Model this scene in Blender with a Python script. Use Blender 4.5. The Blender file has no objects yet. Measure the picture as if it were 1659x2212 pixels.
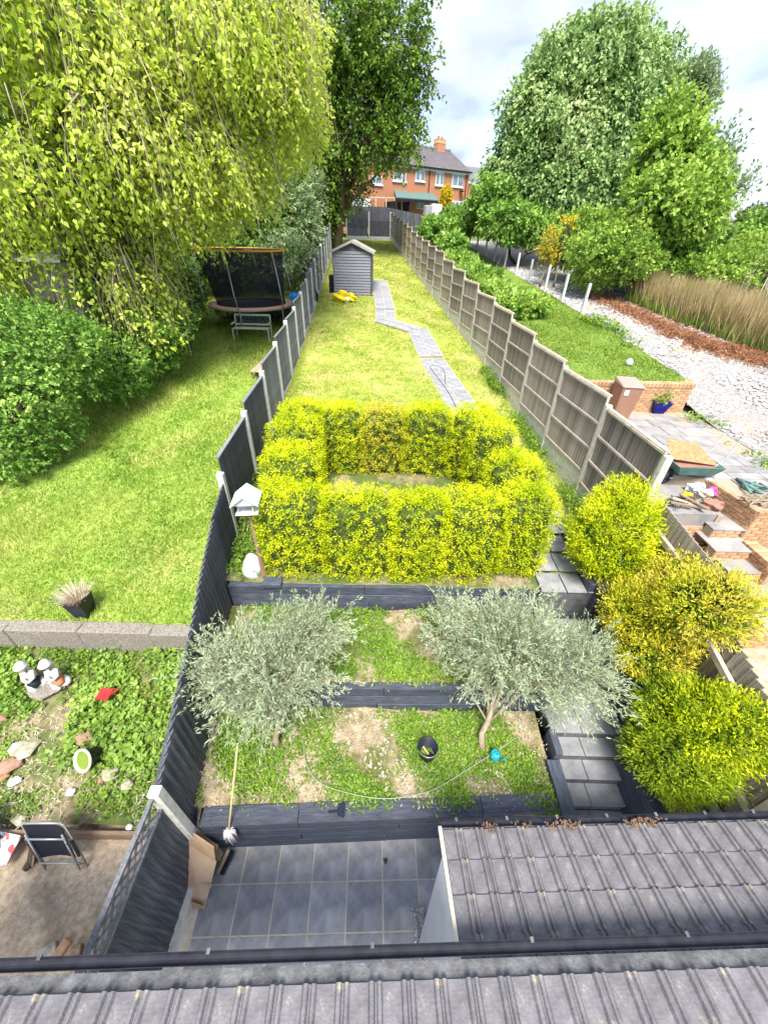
import bpy, math, random
import numpy as np
from mathutils import Vector, Matrix
R = math.radians
random.seed(7); rng = np.random.default_rng(11)
C = bpy.context.scene.collection
sc = bpy.context.scene

# ------------------------------------------------------------------ camera
CF, CTH, CRO, CH = 831.0, R(35.8), R(1.5), 6.8      # focal (px of a 2212 px tall frame), pitch down, roll, eye height
_f = np.array([0, math.cos(CTH), -math.sin(CTH)]); _u = np.array([0, math.sin(CTH), math.cos(CTH)]); _r = np.array([1., 0, 0])
_r, _u = _r*math.cos(CRO)+_u*math.sin(CRO), _u*math.cos(CRO)-_r*math.sin(CRO)
EYE = np.array([0, 0, CH])
cam = bpy.data.cameras.new('camera'); co = bpy.data.objects.new('camera', cam); C.objects.link(co)
cam.sensor_fit = 'VERTICAL'; cam.sensor_height = 24; cam.lens = 24*CF/2212; cam.clip_start = .05; cam.clip_end = 3000
co.matrix_world = Matrix(((_r[0], _u[0], -_f[0], 0), (_r[1], _u[1], -_f[1], 0), (_r[2], _u[2], -_f[2], CH), (0, 0, 0, 1)))
sc.camera = co
def ray(px, py): return _f+_r*(px-829.5)/CF-_u*(py-1106)/CF
def atz(px, py, z): d = ray(px, py); return EYE+d*(z-CH)/d[2]
def aty(px, py, y): d = ray(px, py); return EYE+d*y/d[1]
def atx(px, py, x): d = ray(px, py); return EYE+d*x/d[0]

# ------------------------------------------------------------------ world, sun, exposure
SUN_EL, SUN_AZ = 60, 182        # azimuth: direction the light comes from, clockwise from +Y (behind the camera)
w = bpy.data.worlds.new('World'); sc.world = w; w.use_nodes = True
nt = w.node_tree; nt.nodes.clear(); N = nt.nodes.new; LK = nt.links.new
out = N('ShaderNodeOutputWorld'); bg = N('ShaderNodeBackground'); bg.inputs[1].default_value = .1; LK(bg.outputs[0], out.inputs[0])
sky = N('ShaderNodeTexSky'); sky.sky_type = 'NISHITA'; sky.sun_disc = False; sky.sun_elevation = R(SUN_EL); sky.sun_rotation = R(SUN_AZ)
tc = N('ShaderNodeTexCoord'); mp = N('ShaderNodeMapping'); mp.inputs['Scale'].default_value = (1.3, 1.0, 2.6); mp.inputs['Location'].default_value = (.35, .1, .5)
LK(tc.outputs['Generated'], mp.inputs[0])
n1 = N('ShaderNodeTexNoise'); n1.inputs['Scale'].default_value = 2.1; n1.inputs['Detail'].default_value = 5; n1.inputs['Roughness'].default_value = .5; n1.inputs['Distortion'].default_value = .25
n2 = N('ShaderNodeTexNoise'); n2.inputs['Scale'].default_value = 3.3; n2.inputs['Detail'].default_value = 4; n2.inputs['Roughness'].default_value = .45
LK(mp.outputs[0], n1.inputs[0]); LK(mp.outputs[0], n2.inputs[0])
r1 = N('ShaderNodeValToRGB'); r1.color_ramp.elements[0].position = .34; r1.color_ramp.elements[1].position = .52
r2 = N('ShaderNodeValToRGB'); r2.color_ramp.elements[0].position = .38; r2.color_ramp.elements[1].position = .62
r2.color_ramp.elements[0].color = (.86, 1.0, 1.42, 1); r2.color_ramp.elements[1].color = (1.52, 1.62, 1.90, 1)
LK(n1.outputs[0], r1.inputs[0]); LK(n2.outputs[0], r2.inputs[0])
mx = N('ShaderNodeMix'); mx.data_type = 'RGBA'
sk2 = N('ShaderNodeMix'); sk2.data_type = 'RGBA'; sk2.inputs[0].default_value = .62; sk2.inputs[7].default_value = (1.0, 1.2, 1.7, 1)
LK(sky.outputs[0], sk2.inputs[6]); LK(r1.outputs[0], mx.inputs[0]); LK(sk2.outputs[2], mx.inputs[6]); LK(r2.outputs[0], mx.inputs[7])
LK(mx.outputs[2], bg.inputs[0])
sl = bpy.data.lights.new('sun', 'SUN'); sl.energy = 1.25; sl.angle = R(24); sl.color = (1, .96, .88)
so = bpy.data.objects.new('sun', sl); C.objects.link(so)
sd = Vector((math.sin(R(SUN_AZ))*math.cos(R(SUN_EL)), math.cos(R(SUN_AZ))*math.cos(R(SUN_EL)), math.sin(R(SUN_EL))))
so.rotation_euler = sd.to_track_quat('Z', 'Y').to_euler(); so.location = (0, -20, 60)
vs = sc.view_settings; vs.view_transform = 'Standard'; vs.look = 'None'; vs.gamma = 1; vs.exposure = 2.95; vs.use_curve_mapping = False

# ------------------------------------------------------------------ materials
def new_mat(name):
    m = bpy.data.materials.new(name); m.use_nodes = True; t = m.node_tree; t.nodes.clear()
    o = t.nodes.new('ShaderNodeOutputMaterial'); return m, t, o
def ramp(t, cols, pos=None):
    r = t.nodes.new('ShaderNodeValToRGB'); e = r.color_ramp.elements
    while len(e) < len(cols): e.new(.5)
    for i, c in enumerate(cols):
        e[i].position = pos[i] if pos else i/(len(cols)-1); e[i].color = (*c, 1)
    return r
KEEP = ('lawn_ground', 'lawn_left_ground', 'lawn_right_ground', 'slate_tile', 'paving_tile', 'painted_dark_board', 'painted_sleeper', 'roof_sheet', 'dark_blue_tarpaulin', 'shed_board')
def surf(name, cols, scale=6, detail=5, rough=.8, bump=.2, bscale=40, pos=None, stretch=(1, 1, 1), spec=.3, island=0, cols2=None, scale2=1.3, thr=(.45, .6), metal=0, trans=0, bdist=.02):
    kf = .86 if (max(max(c) for c in cols) > .2 and name not in KEEP) else 1
    cols = [tuple(q*kf for q in c) for c in cols]; cols2 = [tuple(q*kf for q in c) for c in cols2] if cols2 else None
    m, t, o = new_mat(name); n = t.nodes.new; l = t.links.new
    tc = n('ShaderNodeTexCoord'); mp = n('ShaderNodeMapping'); mp.inputs['Scale'].default_value = stretch; l(tc.outputs['Object'], mp.inputs[0])
    nz = n('ShaderNodeTexNoise'); nz.inputs['Scale'].default_value = scale; nz.inputs['Detail'].default_value = detail; nz.inputs['Roughness'].default_value = .62; l(mp.outputs[0], nz.inputs[0])
    r = ramp(t, cols, pos or [.3+.4*i/(len(cols)-1) for i in range(len(cols))]); l(nz.outputs[0], r.inputs[0]); col = r.outputs[0]
    if cols2:
        n3 = n('ShaderNodeTexNoise'); n3.inputs['Scale'].default_value = scale2; n3.inputs['Detail'].default_value = 6; n3.inputs['Roughness'].default_value = .6; l(tc.outputs['Object'], n3.inputs[0])
        r3 = ramp(t, [(0, 0, 0), (1, 1, 1)], thr); l(n3.outputs[0], r3.inputs[0])
        rb = ramp(t, cols2, [.3+.4*i/(len(cols2)-1) for i in range(len(cols2))]); l(nz.outputs[0], rb.inputs[0])
        mm = n('ShaderNodeMix'); mm.data_type = 'RGBA'; l(r3.outputs[0], mm.inputs[0]); l(col, mm.inputs[6]); l(rb.outputs[0], mm.inputs[7]); col = mm.outputs[2]
    if island:
        g = n('ShaderNodeNewGeometry'); oi = n('ShaderNodeObjectInfo'); ad = n('ShaderNodeMath'); ad.operation = 'ADD'; l(g.outputs['Random Per Island'], ad.inputs[0]); l(oi.outputs['Random'], ad.inputs[1])
        fr = n('ShaderNodeMath'); fr.operation = 'FRACT'; l(ad.outputs[0], fr.inputs[0])
        mr = n('ShaderNodeMapRange'); mr.inputs[3].default_value = 1-island; mr.inputs[4].default_value = 1+island; l(fr.outputs[0], mr.inputs[0])
        vm = n('ShaderNodeVectorMath'); vm.operation = 'SCALE'; l(col, vm.inputs[0]); l(mr.outputs[0], vm.inputs['Scale']); col = vm.outputs[0]
    b = n('ShaderNodeBsdfPrincipled'); l(col, b.inputs['Base Color']); b.inputs['Roughness'].default_value = rough; b.inputs['Specular IOR Level'].default_value = spec; b.inputs['Metallic'].default_value = metal
    if bump:
        nb = n('ShaderNodeTexNoise'); nb.inputs['Scale'].default_value = bscale; nb.inputs['Detail'].default_value = 4; l(mp.outputs[0], nb.inputs[0])
        bp = n('ShaderNodeBump'); bp.inputs['Strength'].default_value = bump; bp.inputs['Distance'].default_value = bdist; l(nb.outputs[0], bp.inputs['Height']); l(bp.outputs[0], b.inputs['Normal'])
    if trans:
        tr = n('ShaderNodeBsdfTransparent'); ms = n('ShaderNodeMixShader'); ms.inputs[0].default_value = trans; l(b.outputs[0], ms.inputs[1]); l(tr.outputs[0], ms.inputs[2]); l(ms.outputs[0], o.inputs[0])
    else: l(b.outputs[0], o.inputs[0])
    return m
def leafmat(name, cols, scale=.8, tl=.35, rough=.5, wn=.45):
    m, t, o = new_mat(name); n = t.nodes.new; l = t.links.new
    g = n('ShaderNodeNewGeometry'); tc = n('ShaderNodeTexCoord'); nz = n('ShaderNodeTexNoise'); nz.inputs['Scale'].default_value = scale; nz.inputs['Detail'].default_value = 3; l(tc.outputs['Object'], nz.inputs[0])
    mr = n('ShaderNodeMapRange'); mr.inputs[1].default_value = .3; mr.inputs[2].default_value = .7; l(nz.outputs[0], mr.inputs[0])
    mi = n('ShaderNodeMix'); mi.inputs[0].default_value = wn; l(g.outputs['Random Per Island'], mi.inputs[2]); l(mr.outputs[0], mi.inputs[3])
    r = ramp(t, cols); l(mi.outputs[0], r.inputs[0])
    b = n('ShaderNodeBsdfPrincipled'); l(r.outputs[0], b.inputs['Base Color']); b.inputs['Roughness'].default_value = rough; b.inputs['Specular IOR Level'].default_value = .25
    tr = n('ShaderNodeBsdfTranslucent'); l(r.outputs[0], tr.inputs[0]); ms = n('ShaderNodeMixShader'); ms.inputs[0].default_value = tl
    l(b.outputs[0], ms.inputs[1]); l(tr.outputs[0], ms.inputs[2]); l(ms.outputs[0], o.inputs[0]); return m

M = {}
M['lawn'] = surf('lawn_ground', [(.14, .19, .03), (.27, .33, .05), (.40, .38, .10)], 5, 6, .95, .5, 60, cols2=[(.40, .36, .12), (.50, .42, .18)], scale2=.9, thr=(.5, .68))
M['lawn_left'] = surf('lawn_left_ground', [(.12, .20, .03), (.22, .32, .05), (.33, .38, .09)], 4, 6, .95, .5, 60, cols2=[(.36, .36, .12), (.45, .40, .18)], scale2=.5, thr=(.54, .7))
M['lawn_dark'] = surf('lawn_right_ground', [(.10, .17, .025), (.18, .25, .035)], 4, 6, .95, .5, 60)
M['far_ground'] = surf('field_ground', [(.08, .13, .03), (.16, .21, .05)], .6, 6, .95, .3, 5)
M['soil'] = surf('bed_soil', [(.22, .16, .09), (.40, .31, .20), (.55, .46, .33)], 9, 7, .95, .8, 50, cols2=[(.10, .13, .03), (.2, .2, .06)], scale2=1.6, thr=(.5, .62), bdist=.04)
M['earth'] = surf('rough_earth', [(.13, .10, .05), (.30, .24, .14), (.42, .35, .24)], 6, 7, .95, .8, 40, cols2=[(.08, .12, .03), (.13, .17, .04)], scale2=1.2, thr=(.4, .55), bdist=.04)
M['yard'] = surf('yard_concrete', [(.38, .28, .18), (.60, .46, .31), (.76, .63, .47)], 14, 8, .9, .6, 70, cols2=[(.22, .17, .11), (.36, .28, .18)], scale2=1.1, thr=(.46, .64))
M['slate'] = surf('slate_tile', [(.17, .173, .18), (.27, .272, .28), (.37, .37, .375)], 5, 7, .55, .25, 18, island=.14, cols2=[(.31, .305, .30), (.43, .42, .41)], scale2=3.3, thr=(.55, .75))
M['tread'] = surf('paving_tile', [(.17, .17, .18), (.25, .25, .265), (.33, .33, .33)], 4, 7, .6, .25, 18, island=.1)
M['rise'] = surf('step_riser', [(.07, .07, .075), (.15, .15, .155)], 6, 5, .8, .3)
M['grout'] = surf('tile_grout', [(.52, .44, .33), (.74, .65, .52)], 8, 4, .9, .3)
M['sleeper'] = surf('painted_sleeper', [(.035, .042, .062), (.06, .069, .096), (.095, .102, .135)], 5, 6, .62, .35, 16, stretch=(1, 6, 6), island=.18, cols2=[(.07, .08, .1), (.16, .17, .2)], scale2=5, thr=(.6, .8))
M['dark_board'] = surf('painted_dark_board', [(.036, .04, .053), (.072, .078, .094), (.15, .15, .165)], 4, 7, .7, .35, 20, stretch=(9, 9, .6), island=.22)
M['shed_board'] = surf('shed_board', [(.165, .17, .20), (.215, .22, .25)], 3, 5, .7, .2, 20, stretch=(.7, 6, 9), island=.08)
M['grey_board'] = surf('painted_grey_board', [(.12, .125, .145), (.20, .205, .225), (.30, .30, .31)], 4, 7, .7, .5, 20, stretch=(9, 9, .6), island=.2, cols2=[(.22, .23, .21), (.34, .34, .32)], scale2=1.6, thr=(.5, .7))
M['old_board'] = surf('weathered_board', [(.18, .14, .11), (.36, .295, .25), (.58, .52, .45)], 4, 8, .85, .4, 20, stretch=(12, 12, .5), island=.28, cols2=[(.34, .31, .28), (.55, .52, .48)], scale2=2.2, thr=(.55, .78))
M['old_board_stained'] = surf('stained_weathered_board', [(.13, .105, .09), (.26, .215, .185), (.46, .42, .36)], 4, 8, .85, .4, 20, stretch=(12, 12, .5), island=.3, cols2=[(.2, .22, .16), (.36, .36, .28)], scale2=1.3, thr=(.5, .7))
M['old_rail'] = surf('weathered_rail', [(.42, .35, .27), (.66, .57, .47)], 6, 5, .85, .3)
M['post'] = surf('concrete_post', [(.50, .47, .40), (.70, .67, .59), (.80, .77, .70)], 9, 6, .85, .4, 50, cols2=[(.32, .29, .2), (.4, .37, .27)], scale2=2.5, thr=(.6, .78))
M['post_white'] = surf('pale_concrete_post', [(.55, .54, .50), (.72, .71, .67)], 9, 6, .85, .3, 50)
M['roof'] = surf('roof_sheet', [(.095, .09, .096), (.14, .132, .14), (.20, .19, .195)], 7, 8, .7, .3, 60, island=.07, cols2=[(.16, .14, .12), (.40, .34, .22)], scale2=11, thr=(.57, .68))
M['flash'] = surf('roof_flashing', [(.05, .05, .055), (.10, .098, .10), (.17, .17, .175)], 7, 8, .7, .4, 40)
M['gutter'] = surf('black_gutter', [(.010, .011, .018), (.022, .023, .032)], 9, 3, .7, .05, spec=.2)
M['lead'] = surf('grey_clip', [(.25, .27, .3), (.4, .42, .45)], 9, 3, .4, 0)
M['poly'] = surf('pale_side_panel', [(.66, .68, .74), (.80, .82, .88)], 3, 3, .3, 0)
M['brick'] = surf('orange_brick', [(.42, .22, .11), (.56, .32, .17), (.66, .44, .27)], 14, 6, .85, .4, 60, island=.2)
M['mortar'] = surf('brick_mortar', [(.34, .26, .18), (.45, .36, .27)], 12, 4, .9, .3)
M['slab'] = surf('sandstone_slab', [(.22, .205, .195), (.31, .295, .29), (.40, .39, .39)], 3, 6, .8, .25, 30, island=.12, cols2=[(.30, .25, .21), (.38, .32, .27)], scale2=1.5, thr=(.5, .65))
M['gravelbase'] = surf('pale_rubble_ground', [(.20, .18, .16), (.38, .36, .34), (.60, .58, .56)], 16, 8, .9, 1, 50, cols2=[(.45, .34, .23), (.58, .47, .35)], scale2=.45, thr=(.52, .62), bdist=.05)
M['stone'] = surf('pale_rubble_stone', [(.36, .35, .34), (.60, .59, .58)], 4, 4, .9, .3, island=.5)
M['rock'] = surf('rough_rock', [(.36, .31, .24), (.55, .50, .42)], 8, 6, .9, .8, 12, cols2=[(.2, .2, .1), (.3, .28, .16)], scale2=6)
M['redstone'] = surf('reddish_brick_lump', [(.26, .14, .09), (.42, .26, .19)], 8, 6, .9, .8, 12)
M['debris'] = surf('brown_dry_cuttings', [(.36, .16, .07), (.60, .32, .16)], 8, 4, .9, .3, island=.3)
M['edging'] = surf('pebble_concrete', [(.13, .11, .09), (.27, .235, .20), (.40, .36, .32)], 45, 6, .9, .9, 60)
M['bark'] = surf('bark', [(.05, .04, .025), (.14, .11, .07)], 9, 6, .9, .9, 20, stretch=(3, 3, .6))
M['bark_pale'] = surf('pale_bark', [(.28, .22, .15), (.46, .38, .27)], 9, 6, .9, .6, 20, stretch=(3, 3, .6))
M['twig'] = surf('tan_twig', [(.26, .22, .12), (.42, .37, .24)], 4, 3, .9, 0)
M['twig_dark'] = surf('dark_twig', [(.07, .06, .03), (.15, .12, .07)], 4, 3, .9, 0)
def plain(name, c, rough=.5, v=.12, metal=0, trans=0, bump=.05, scale=6):
    return surf(name, [tuple(x*(1-v) for x in c), tuple(min(1, x*(1+v)) for x in c)], scale, 4, rough, bump, 30, metal=metal, trans=trans)
M['navy'] = plain('black_plastic', (.012, .014, .028), .4)
M['blackcloth'] = plain('black_fabric', (.008, .009, .02), .8)
M['steel'] = plain('grey_tube_metal', (.42, .44, .46), .35, metal=.5)
M['white'] = plain('white_paint', (.75, .76, .78), .6)
M['cream'] = plain('cream_paint', (.7, .66, .5), .6)
M['whitebag'] = plain('white_plastic_sack', (.72, .75, .78), .45, .1)
M['card'] = surf('cardboard', [(.46, .30, .17), (.56, .39, .24)], 5, 4, .8, .1, 20)
M['card_in'] = surf('cardboard_inside', [(.55, .37, .24), (.63, .45, .31)], 5, 4, .8, .1, 20)
M['plank'] = surf('worn_plank', [(.22, .14, .08), (.40, .28, .18)], 4, 6, .8, .4, 20, stretch=(1, 8, 8))
M['handle'] = surf('broom_handle_wood', [(.55, .40, .18), (.66, .50, .26)], 4, 3, .5, 0)
M['mop'] = surf('mop_string', [(.55, .50, .50), (.75, .70, .70)], 9, 3, .9, 0)
M['hose'] = plain('grey_green_hose', (.30, .35, .27), .5)
M['teal'] = plain('teal_plastic', (.02, .30, .36), .3, .25)
M['orange'] = plain('orange_foam', (.75, .34, .05), .6)
M['peach'] = plain('faded_orange_pad', (.80, .47, .33), .6, .1)
M['net'] = plain('black_safety_net', (.006, .007, .012), .9, trans=.3)
M['matblack'] = plain('black_jump_mat', (.05, .045, .04), .8, .4, scale=3)
M['decking'] = surf('tan_boards', [(.44, .30, .22), (.56, .41, .31)], 4, 5, .8, .2, 20, stretch=(8, 1, 1))
M['yellow'] = plain('yellow_plastic', (.80, .60, .01), .4, .12)
M['binbrown'] = plain('brown_bin_plastic', (.36, .20, .13), .45, .08)
M['binlid'] = plain('brown_bin_lid', (.42, .29, .25), .45, .08)
M['cobalt'] = plain('cobalt_glaze', (.008, .01, .22), .15, .1)
M['rust'] = plain('rust_orange_metal', (.58, .22, .10), .7, .3, scale=12)
M['green_metal'] = plain('green_painted_metal', (.10, .22, .19), .5, .2)
M['tarp'] = surf('dark_blue_tarpaulin', [(.06, .07, .10), (.13, .15, .19), (.24, .26, .30)], 3, 7, .35, 1, 5, bdist=.08)
M['pink'] = plain('magenta_plastic', (.70, .10, .50), .4); M['blue'] = plain('blue_plastic', (.01, .20, .62), .4)
M['red'] = plain('red_plastic', (.45, .02, .02), .4); M['terra'] = plain('terracotta', (.34, .17, .12), .7)
M['skirt'] = plain('orange_painted_cloth', (.55, .20, .10), .7)
M['stat'] = surf('chalky_statue_paint', [(.50, .48, .45), (.72, .71, .69)], 12, 5, .8, .4, 40)
M['housebrick'] = surf('red_house_brick', [(.42, .17, .09), (.55, .26, .15)], 30, 5, .85, .3, island=0)
M['rooftile'] = surf('house_roof_tile', [(.20, .18, .19), (.32, .29, .30)], 12, 6, .85, .3, 30, island=.16)
M['glass'] = plain('window_glass', (.22, .28, .33), .15, .4, scale=1.5)
M['felt'] = surf('roof_felt', [(.28, .27, .24), (.42, .40, .36)], 6, 5, .9, .3)
M['dgreen'] = plain('dark_green_canopy', (.10, .16, .14), .6)
M['core'] = surf('shaded_hedge_core', [(.02, .035, .008), (.07, .10, .015), (.15, .20, .025)], 14, 6, .95, 1, 30, bdist=.05)  # hedge filler colour, darkened to paint in the shade of the seams
M['dry'] = leafmat('dry_grass', [(.52, .40, .28), (.72, .62, .48), (.80, .72, .60)], 2, .2, .8)
M['litter'] = surf('dead_leaf_litter', [(.10, .06, .035), (.24, .14, .08)], 8, 3, .9, 0, island=.3)
M['rusty'] = leafmat('rust_leaf_litter', [(.22, .10, .045), (.48, .24, .13)], 2, .2, .8)
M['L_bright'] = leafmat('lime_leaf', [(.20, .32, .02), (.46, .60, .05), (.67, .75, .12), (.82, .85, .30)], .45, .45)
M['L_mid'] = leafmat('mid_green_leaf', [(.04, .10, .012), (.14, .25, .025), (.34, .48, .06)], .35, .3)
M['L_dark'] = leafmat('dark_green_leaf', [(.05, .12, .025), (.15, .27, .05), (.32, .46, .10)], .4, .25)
M['L_right'] = leafmat('chestnut_leaf', [(.07, .14, .05), (.20, .34, .10), (.38, .52, .18), (.60, .64, .34)], .35, .3)
M['L_hedge'] = leafmat('privet_leaf', [(.06, .16, .03), (.21, .38, .06), (.42, .60, .13)], .5, .3)
M['L_shrub'] = leafmat('light_shrub_leaf', [(.10, .22, .03), (.28, .44, .06), (.50, .63, .13)], .5, .35)
M['L_grey'] = leafmat('grey_green_leaf', [(.11, .17, .07), (.25, .34, .15), (.42, .50, .28)], .6, .3)
M['L_olive'] = leafmat('olive_leaf', [(.16, .21, .11), (.31, .38, .23), (.47, .54, .34), (.65, .69, .46)], 1.2, .25)
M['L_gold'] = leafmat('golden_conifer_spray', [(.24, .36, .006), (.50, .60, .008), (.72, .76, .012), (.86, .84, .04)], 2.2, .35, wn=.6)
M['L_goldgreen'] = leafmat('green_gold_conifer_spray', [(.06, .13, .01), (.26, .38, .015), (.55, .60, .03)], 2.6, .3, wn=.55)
M['L_goldbrown'] = leafmat('browned_conifer_spray', [(.34, .38, .01), (.66, .62, .03), (.80, .58, .16)], 1.6, .3)
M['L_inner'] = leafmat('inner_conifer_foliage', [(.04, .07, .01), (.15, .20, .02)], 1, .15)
M['L_yellow'] = leafmat('yellow_shrub_leaf', [(.45, .36, .02), (.78, .58, .02)], 1, .3)
M['L_weed'] = leafmat('weed_leaf', [(.07, .15, .02), (.17, .30, .03), (.32, .45, .06)], 1.4, .3)
M['L_bramble'] = leafmat('bramble_leaf', [(.10, .20, .03), (.24, .38, .06), (.42, .54, .12)], 1.1, .35)
M['L_grass'] = leafmat('lawn_blade', [(.13, .23, .02), (.28, .36, .04), (.44, .43, .10), (.62, .54, .24)], 2.0, .35, wn=.8)
M['L_grassl'] = leafmat('long_grass_blade', [(.13, .26, .02), (.27, .40, .05), (.42, .49, .10), (.60, .58, .22)], .8, .35, wn=.7)
M['L_grassr'] = leafmat('right_grass_blade', [(.10, .19, .02), (.19, .29, .035), (.32, .38, .06)], .9, .35)
M['L_reed'] = leafmat('tan_reed', [(.20, .20, .06), (.44, .34, .17), (.62, .48, .28)], 1, .2)
M['L_farr'] = leafmat('distant_leaf', [(.08, .13, .05), (.19, .26, .08), (.30, .34, .13)], .3, .3)

# ------------------------------------------------------------------ mesh helpers
class MB:
    def __init__(s): s.v = []; s.f = []
    def add(s, vs, fs):
        k = len(s.v); s.v += [tuple(map(float, p)) for p in vs]; s.f += [tuple(i+k for i in f) for f in fs]; return s
    def box(s, c, size, rz=0, rx=0, ry=0, top=1.0):
        x, y, z = [q/2 for q in size]; m = Matrix.Rotation(rz, 3, 'Z') @ Matrix.Rotation(ry, 3, 'Y') @ Matrix.Rotation(rx, 3, 'X'); c = Vector([float(q) for q in c])
        vs = [c+m @ Vector((sx*x*(top if sz > 0 else 1), sy*y*(top if sz > 0 else 1), sz*z)) for sz in (-1, 1) for sx, sy in ((-1, -1), (1, -1), (1, 1), (-1, 1))]
        return s.add(vs, [(3, 2, 1, 0), (4, 5, 6, 7), (0, 1, 5, 4), (1, 2, 6, 5), (2, 3, 7, 6), (3, 0, 4, 7)])
    def prism(s, poly, ext):
        n = len(poly); e = Vector(ext); a = [Vector([float(q) for q in p]) for p in poly]
        return s.add(a+[p+e for p in a], [tuple(range(n-1, -1, -1)), tuple(range(n, 2*n))]+[(i, (i+1) % n, n+(i+1) % n, n+i) for i in range(n)])
    def beam(s, a, b, w, h, upv=(0, 0, 1)):
        a = Vector([float(q) for q in a]); b = Vector([float(q) for q in b]); d = (b-a).normalized(); u = Vector(upv); sd_ = d.cross(u)
        if sd_.length < 1e-4: sd_ = d.cross(Vector((1, 0, 0)))
        sd_.normalize(); u = sd_.cross(d)
        q = [sd_*w/2*i+u*h/2*j for i, j in ((-1, -1), (1, -1), (1, 1), (-1, 1))]
        return s.add([a+p for p in q]+[b+p for p in q], [(3, 2, 1, 0), (4, 5, 6, 7), (0, 1, 5, 4), (1, 2, 6, 5), (2, 3, 7, 6), (3, 0, 4, 7)])
    def tube(s, pts, rad, n=6, cap=True):
        pts = [Vector([float(q) for q in p]) for p in pts]; rs = rad if isinstance(rad, (list, tuple)) else [rad]*len(pts); vs = []; fs = []
        for i, p in enumerate(pts):
            d = (pts[min(i+1, len(pts)-1)]-pts[max(i-1, 0)]).normalized(); a = d.cross(Vector((0, 0, 1)))
            if a.length < .05: a = d.cross(Vector((1, 0, 0)))
            a.normalize(); b = d.cross(a)
            vs += [p+(a*math.cos(2*math.pi*k/n)+b*math.sin(2*math.pi*k/n))*rs[i] for k in range(n)]
        for i in range(len(pts)-1):
            for k in range(n): fs.append((i*n+k, i*n+(k+1) % n, (i+1)*n+(k+1) % n, (i+1)*n+k))
        if cap: fs += [tuple(range(n-1, -1, -1)), tuple((len(pts)-1)*n+k for k in range(n))]
        return s.add(vs, fs)
    def lathe(s, c, prof, n=20, cap=True, sx=1, sy=1):
        vs = [(c[0]+r*sx*math.cos(2*math.pi*k/n), c[1]+r*sy*math.sin(2*math.pi*k/n), c[2]+z) for r, z in prof for k in range(n)]; m = len(prof)
        fs = [(i*n+k, i*n+(k+1) % n, (i+1)*n+(k+1) % n, (i+1)*n+k) for i in range(m-1) for k in range(n)]
        if cap: fs += [tuple(range(n-1, -1, -1)), tuple((m-1)*n+k for k in range(n))]
        return s.add(vs, fs)
    def blob(s, c, r, seed=0, amp=.25, nu=10, nv=7):
        q = random.Random(seed); ph = [q.uniform(0, 6) for _ in range(6)]; vs = []; fs = []
        for i in range(nv+1):
            th = math.pi*i/nv
            for k in range(nu):
                a = 2*math.pi*k/nu; d = Vector((math.sin(th)*math.cos(a), math.sin(th)*math.sin(a), math.cos(th)))
                m = 1+amp*(math.sin(3*d.x+ph[0])*math.sin(3.3*d.y+ph[1])+.6*math.sin(5*d.z+ph[2]+3*d.x)+.4*math.sin(7*d.y+ph[3]))
                vs.append((c[0]+d.x*r[0]*m, c[1]+d.y*r[1]*m, c[2]+d.z*r[2]*m))
        for i in range(nv):
            for k in range(nu): fs.append((i*nu+k, (i+1)*nu+k, (i+1)*nu+(k+1) % nu, i*nu+(k+1) % nu))
        return s.add(vs, fs)
    def build(s, name, mat, parent=None, smooth=False, bevel=0):
        me = bpy.data.meshes.new(name); me.from_pydata(s.v, [], s.f); me.update()
        if smooth: me.polygons.foreach_set('use_smooth', [True]*len(me.polygons))
        return link(name, me, mat, parent, bevel)
def link(name, me, mat, parent=None, bevel=0):
    if mat is not None and not me.materials: me.materials.append(mat)
    o = bpy.data.objects.new(name, me); C.objects.link(o)
    if parent is not None:
        o.parent = parent
        o.matrix_parent_inverse = PINV.get(parent.name, Matrix.Identity(4))
    if bevel: b = o.modifiers.new('bevel', 'BEVEL'); b.width = bevel; b.segments = 1
    return o
PINV = {}
def thing(name, loc, label, cat, group=None, kind=None):
    o = bpy.data.objects.new(name, None); C.objects.link(o); o.location = [float(q) for q in loc]; o.empty_display_size = .2
    PINV[o.name] = Matrix.Translation(o.location).inverted()          # children are modelled in world coordinates
    o['label'] = label; o['category'] = cat
    if group: o['group'] = group
    if kind: o['kind'] = kind
    return o
def tag(o, label=None, cat=None, group=None, kind=None):
    if label: o['label'] = label
    if cat: o['category'] = cat
    if group: o['group'] = group
    if kind: o['kind'] = kind
    return o
def quads(name, V, n, mat, parent=None, k=4):
    V = np.ascontiguousarray(V, dtype=np.float32).reshape(-1, 3); me = bpy.data.meshes.new(name)
    me.vertices.add(n*k); me.vertices.foreach_set('co', V.ravel()); me.loops.add(n*k); me.loops.foreach_set('vertex_index', np.arange(n*k, dtype=np.int32))
    me.polygons.add(n); me.polygons.foreach_set('loop_start', np.arange(0, n*k, k, dtype=np.int32)); me.update(calc_edges=True)
    return link(name, me, mat, parent)
def unit(a): return a/np.maximum(np.linalg.norm(a, axis=-1, keepdims=True), 1e-9)
def kites(P, D, U, L, W, fold=.25):
    n = len(P); D = unit(D); S = unit(np.cross(D, U)); Nn = np.cross(S, D); L = np.broadcast_to(np.asarray(L, float).reshape(-1, 1), (n, 1)); W = np.broadcast_to(np.asarray(W, float).reshape(-1, 1), (n, 1))
    mid = P+D*L*.42+Nn*W*fold
    return np.stack([P, mid+S*W*.5, P+D*L, mid-S*W*.5], 1)
def bumpf(d, ph, k=4.0):
    return np.sin(d[:, 0]*k+ph[0])*np.sin(d[:, 1]*k*1.1+ph[1])*.6+np.sin(d[:, 2]*k*1.4+ph[2]+2*d[:, 0])*.5+.35*np.sin(d[:, 0]*k*2.3+d[:, 2]*k*2+ph[3])
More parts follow.
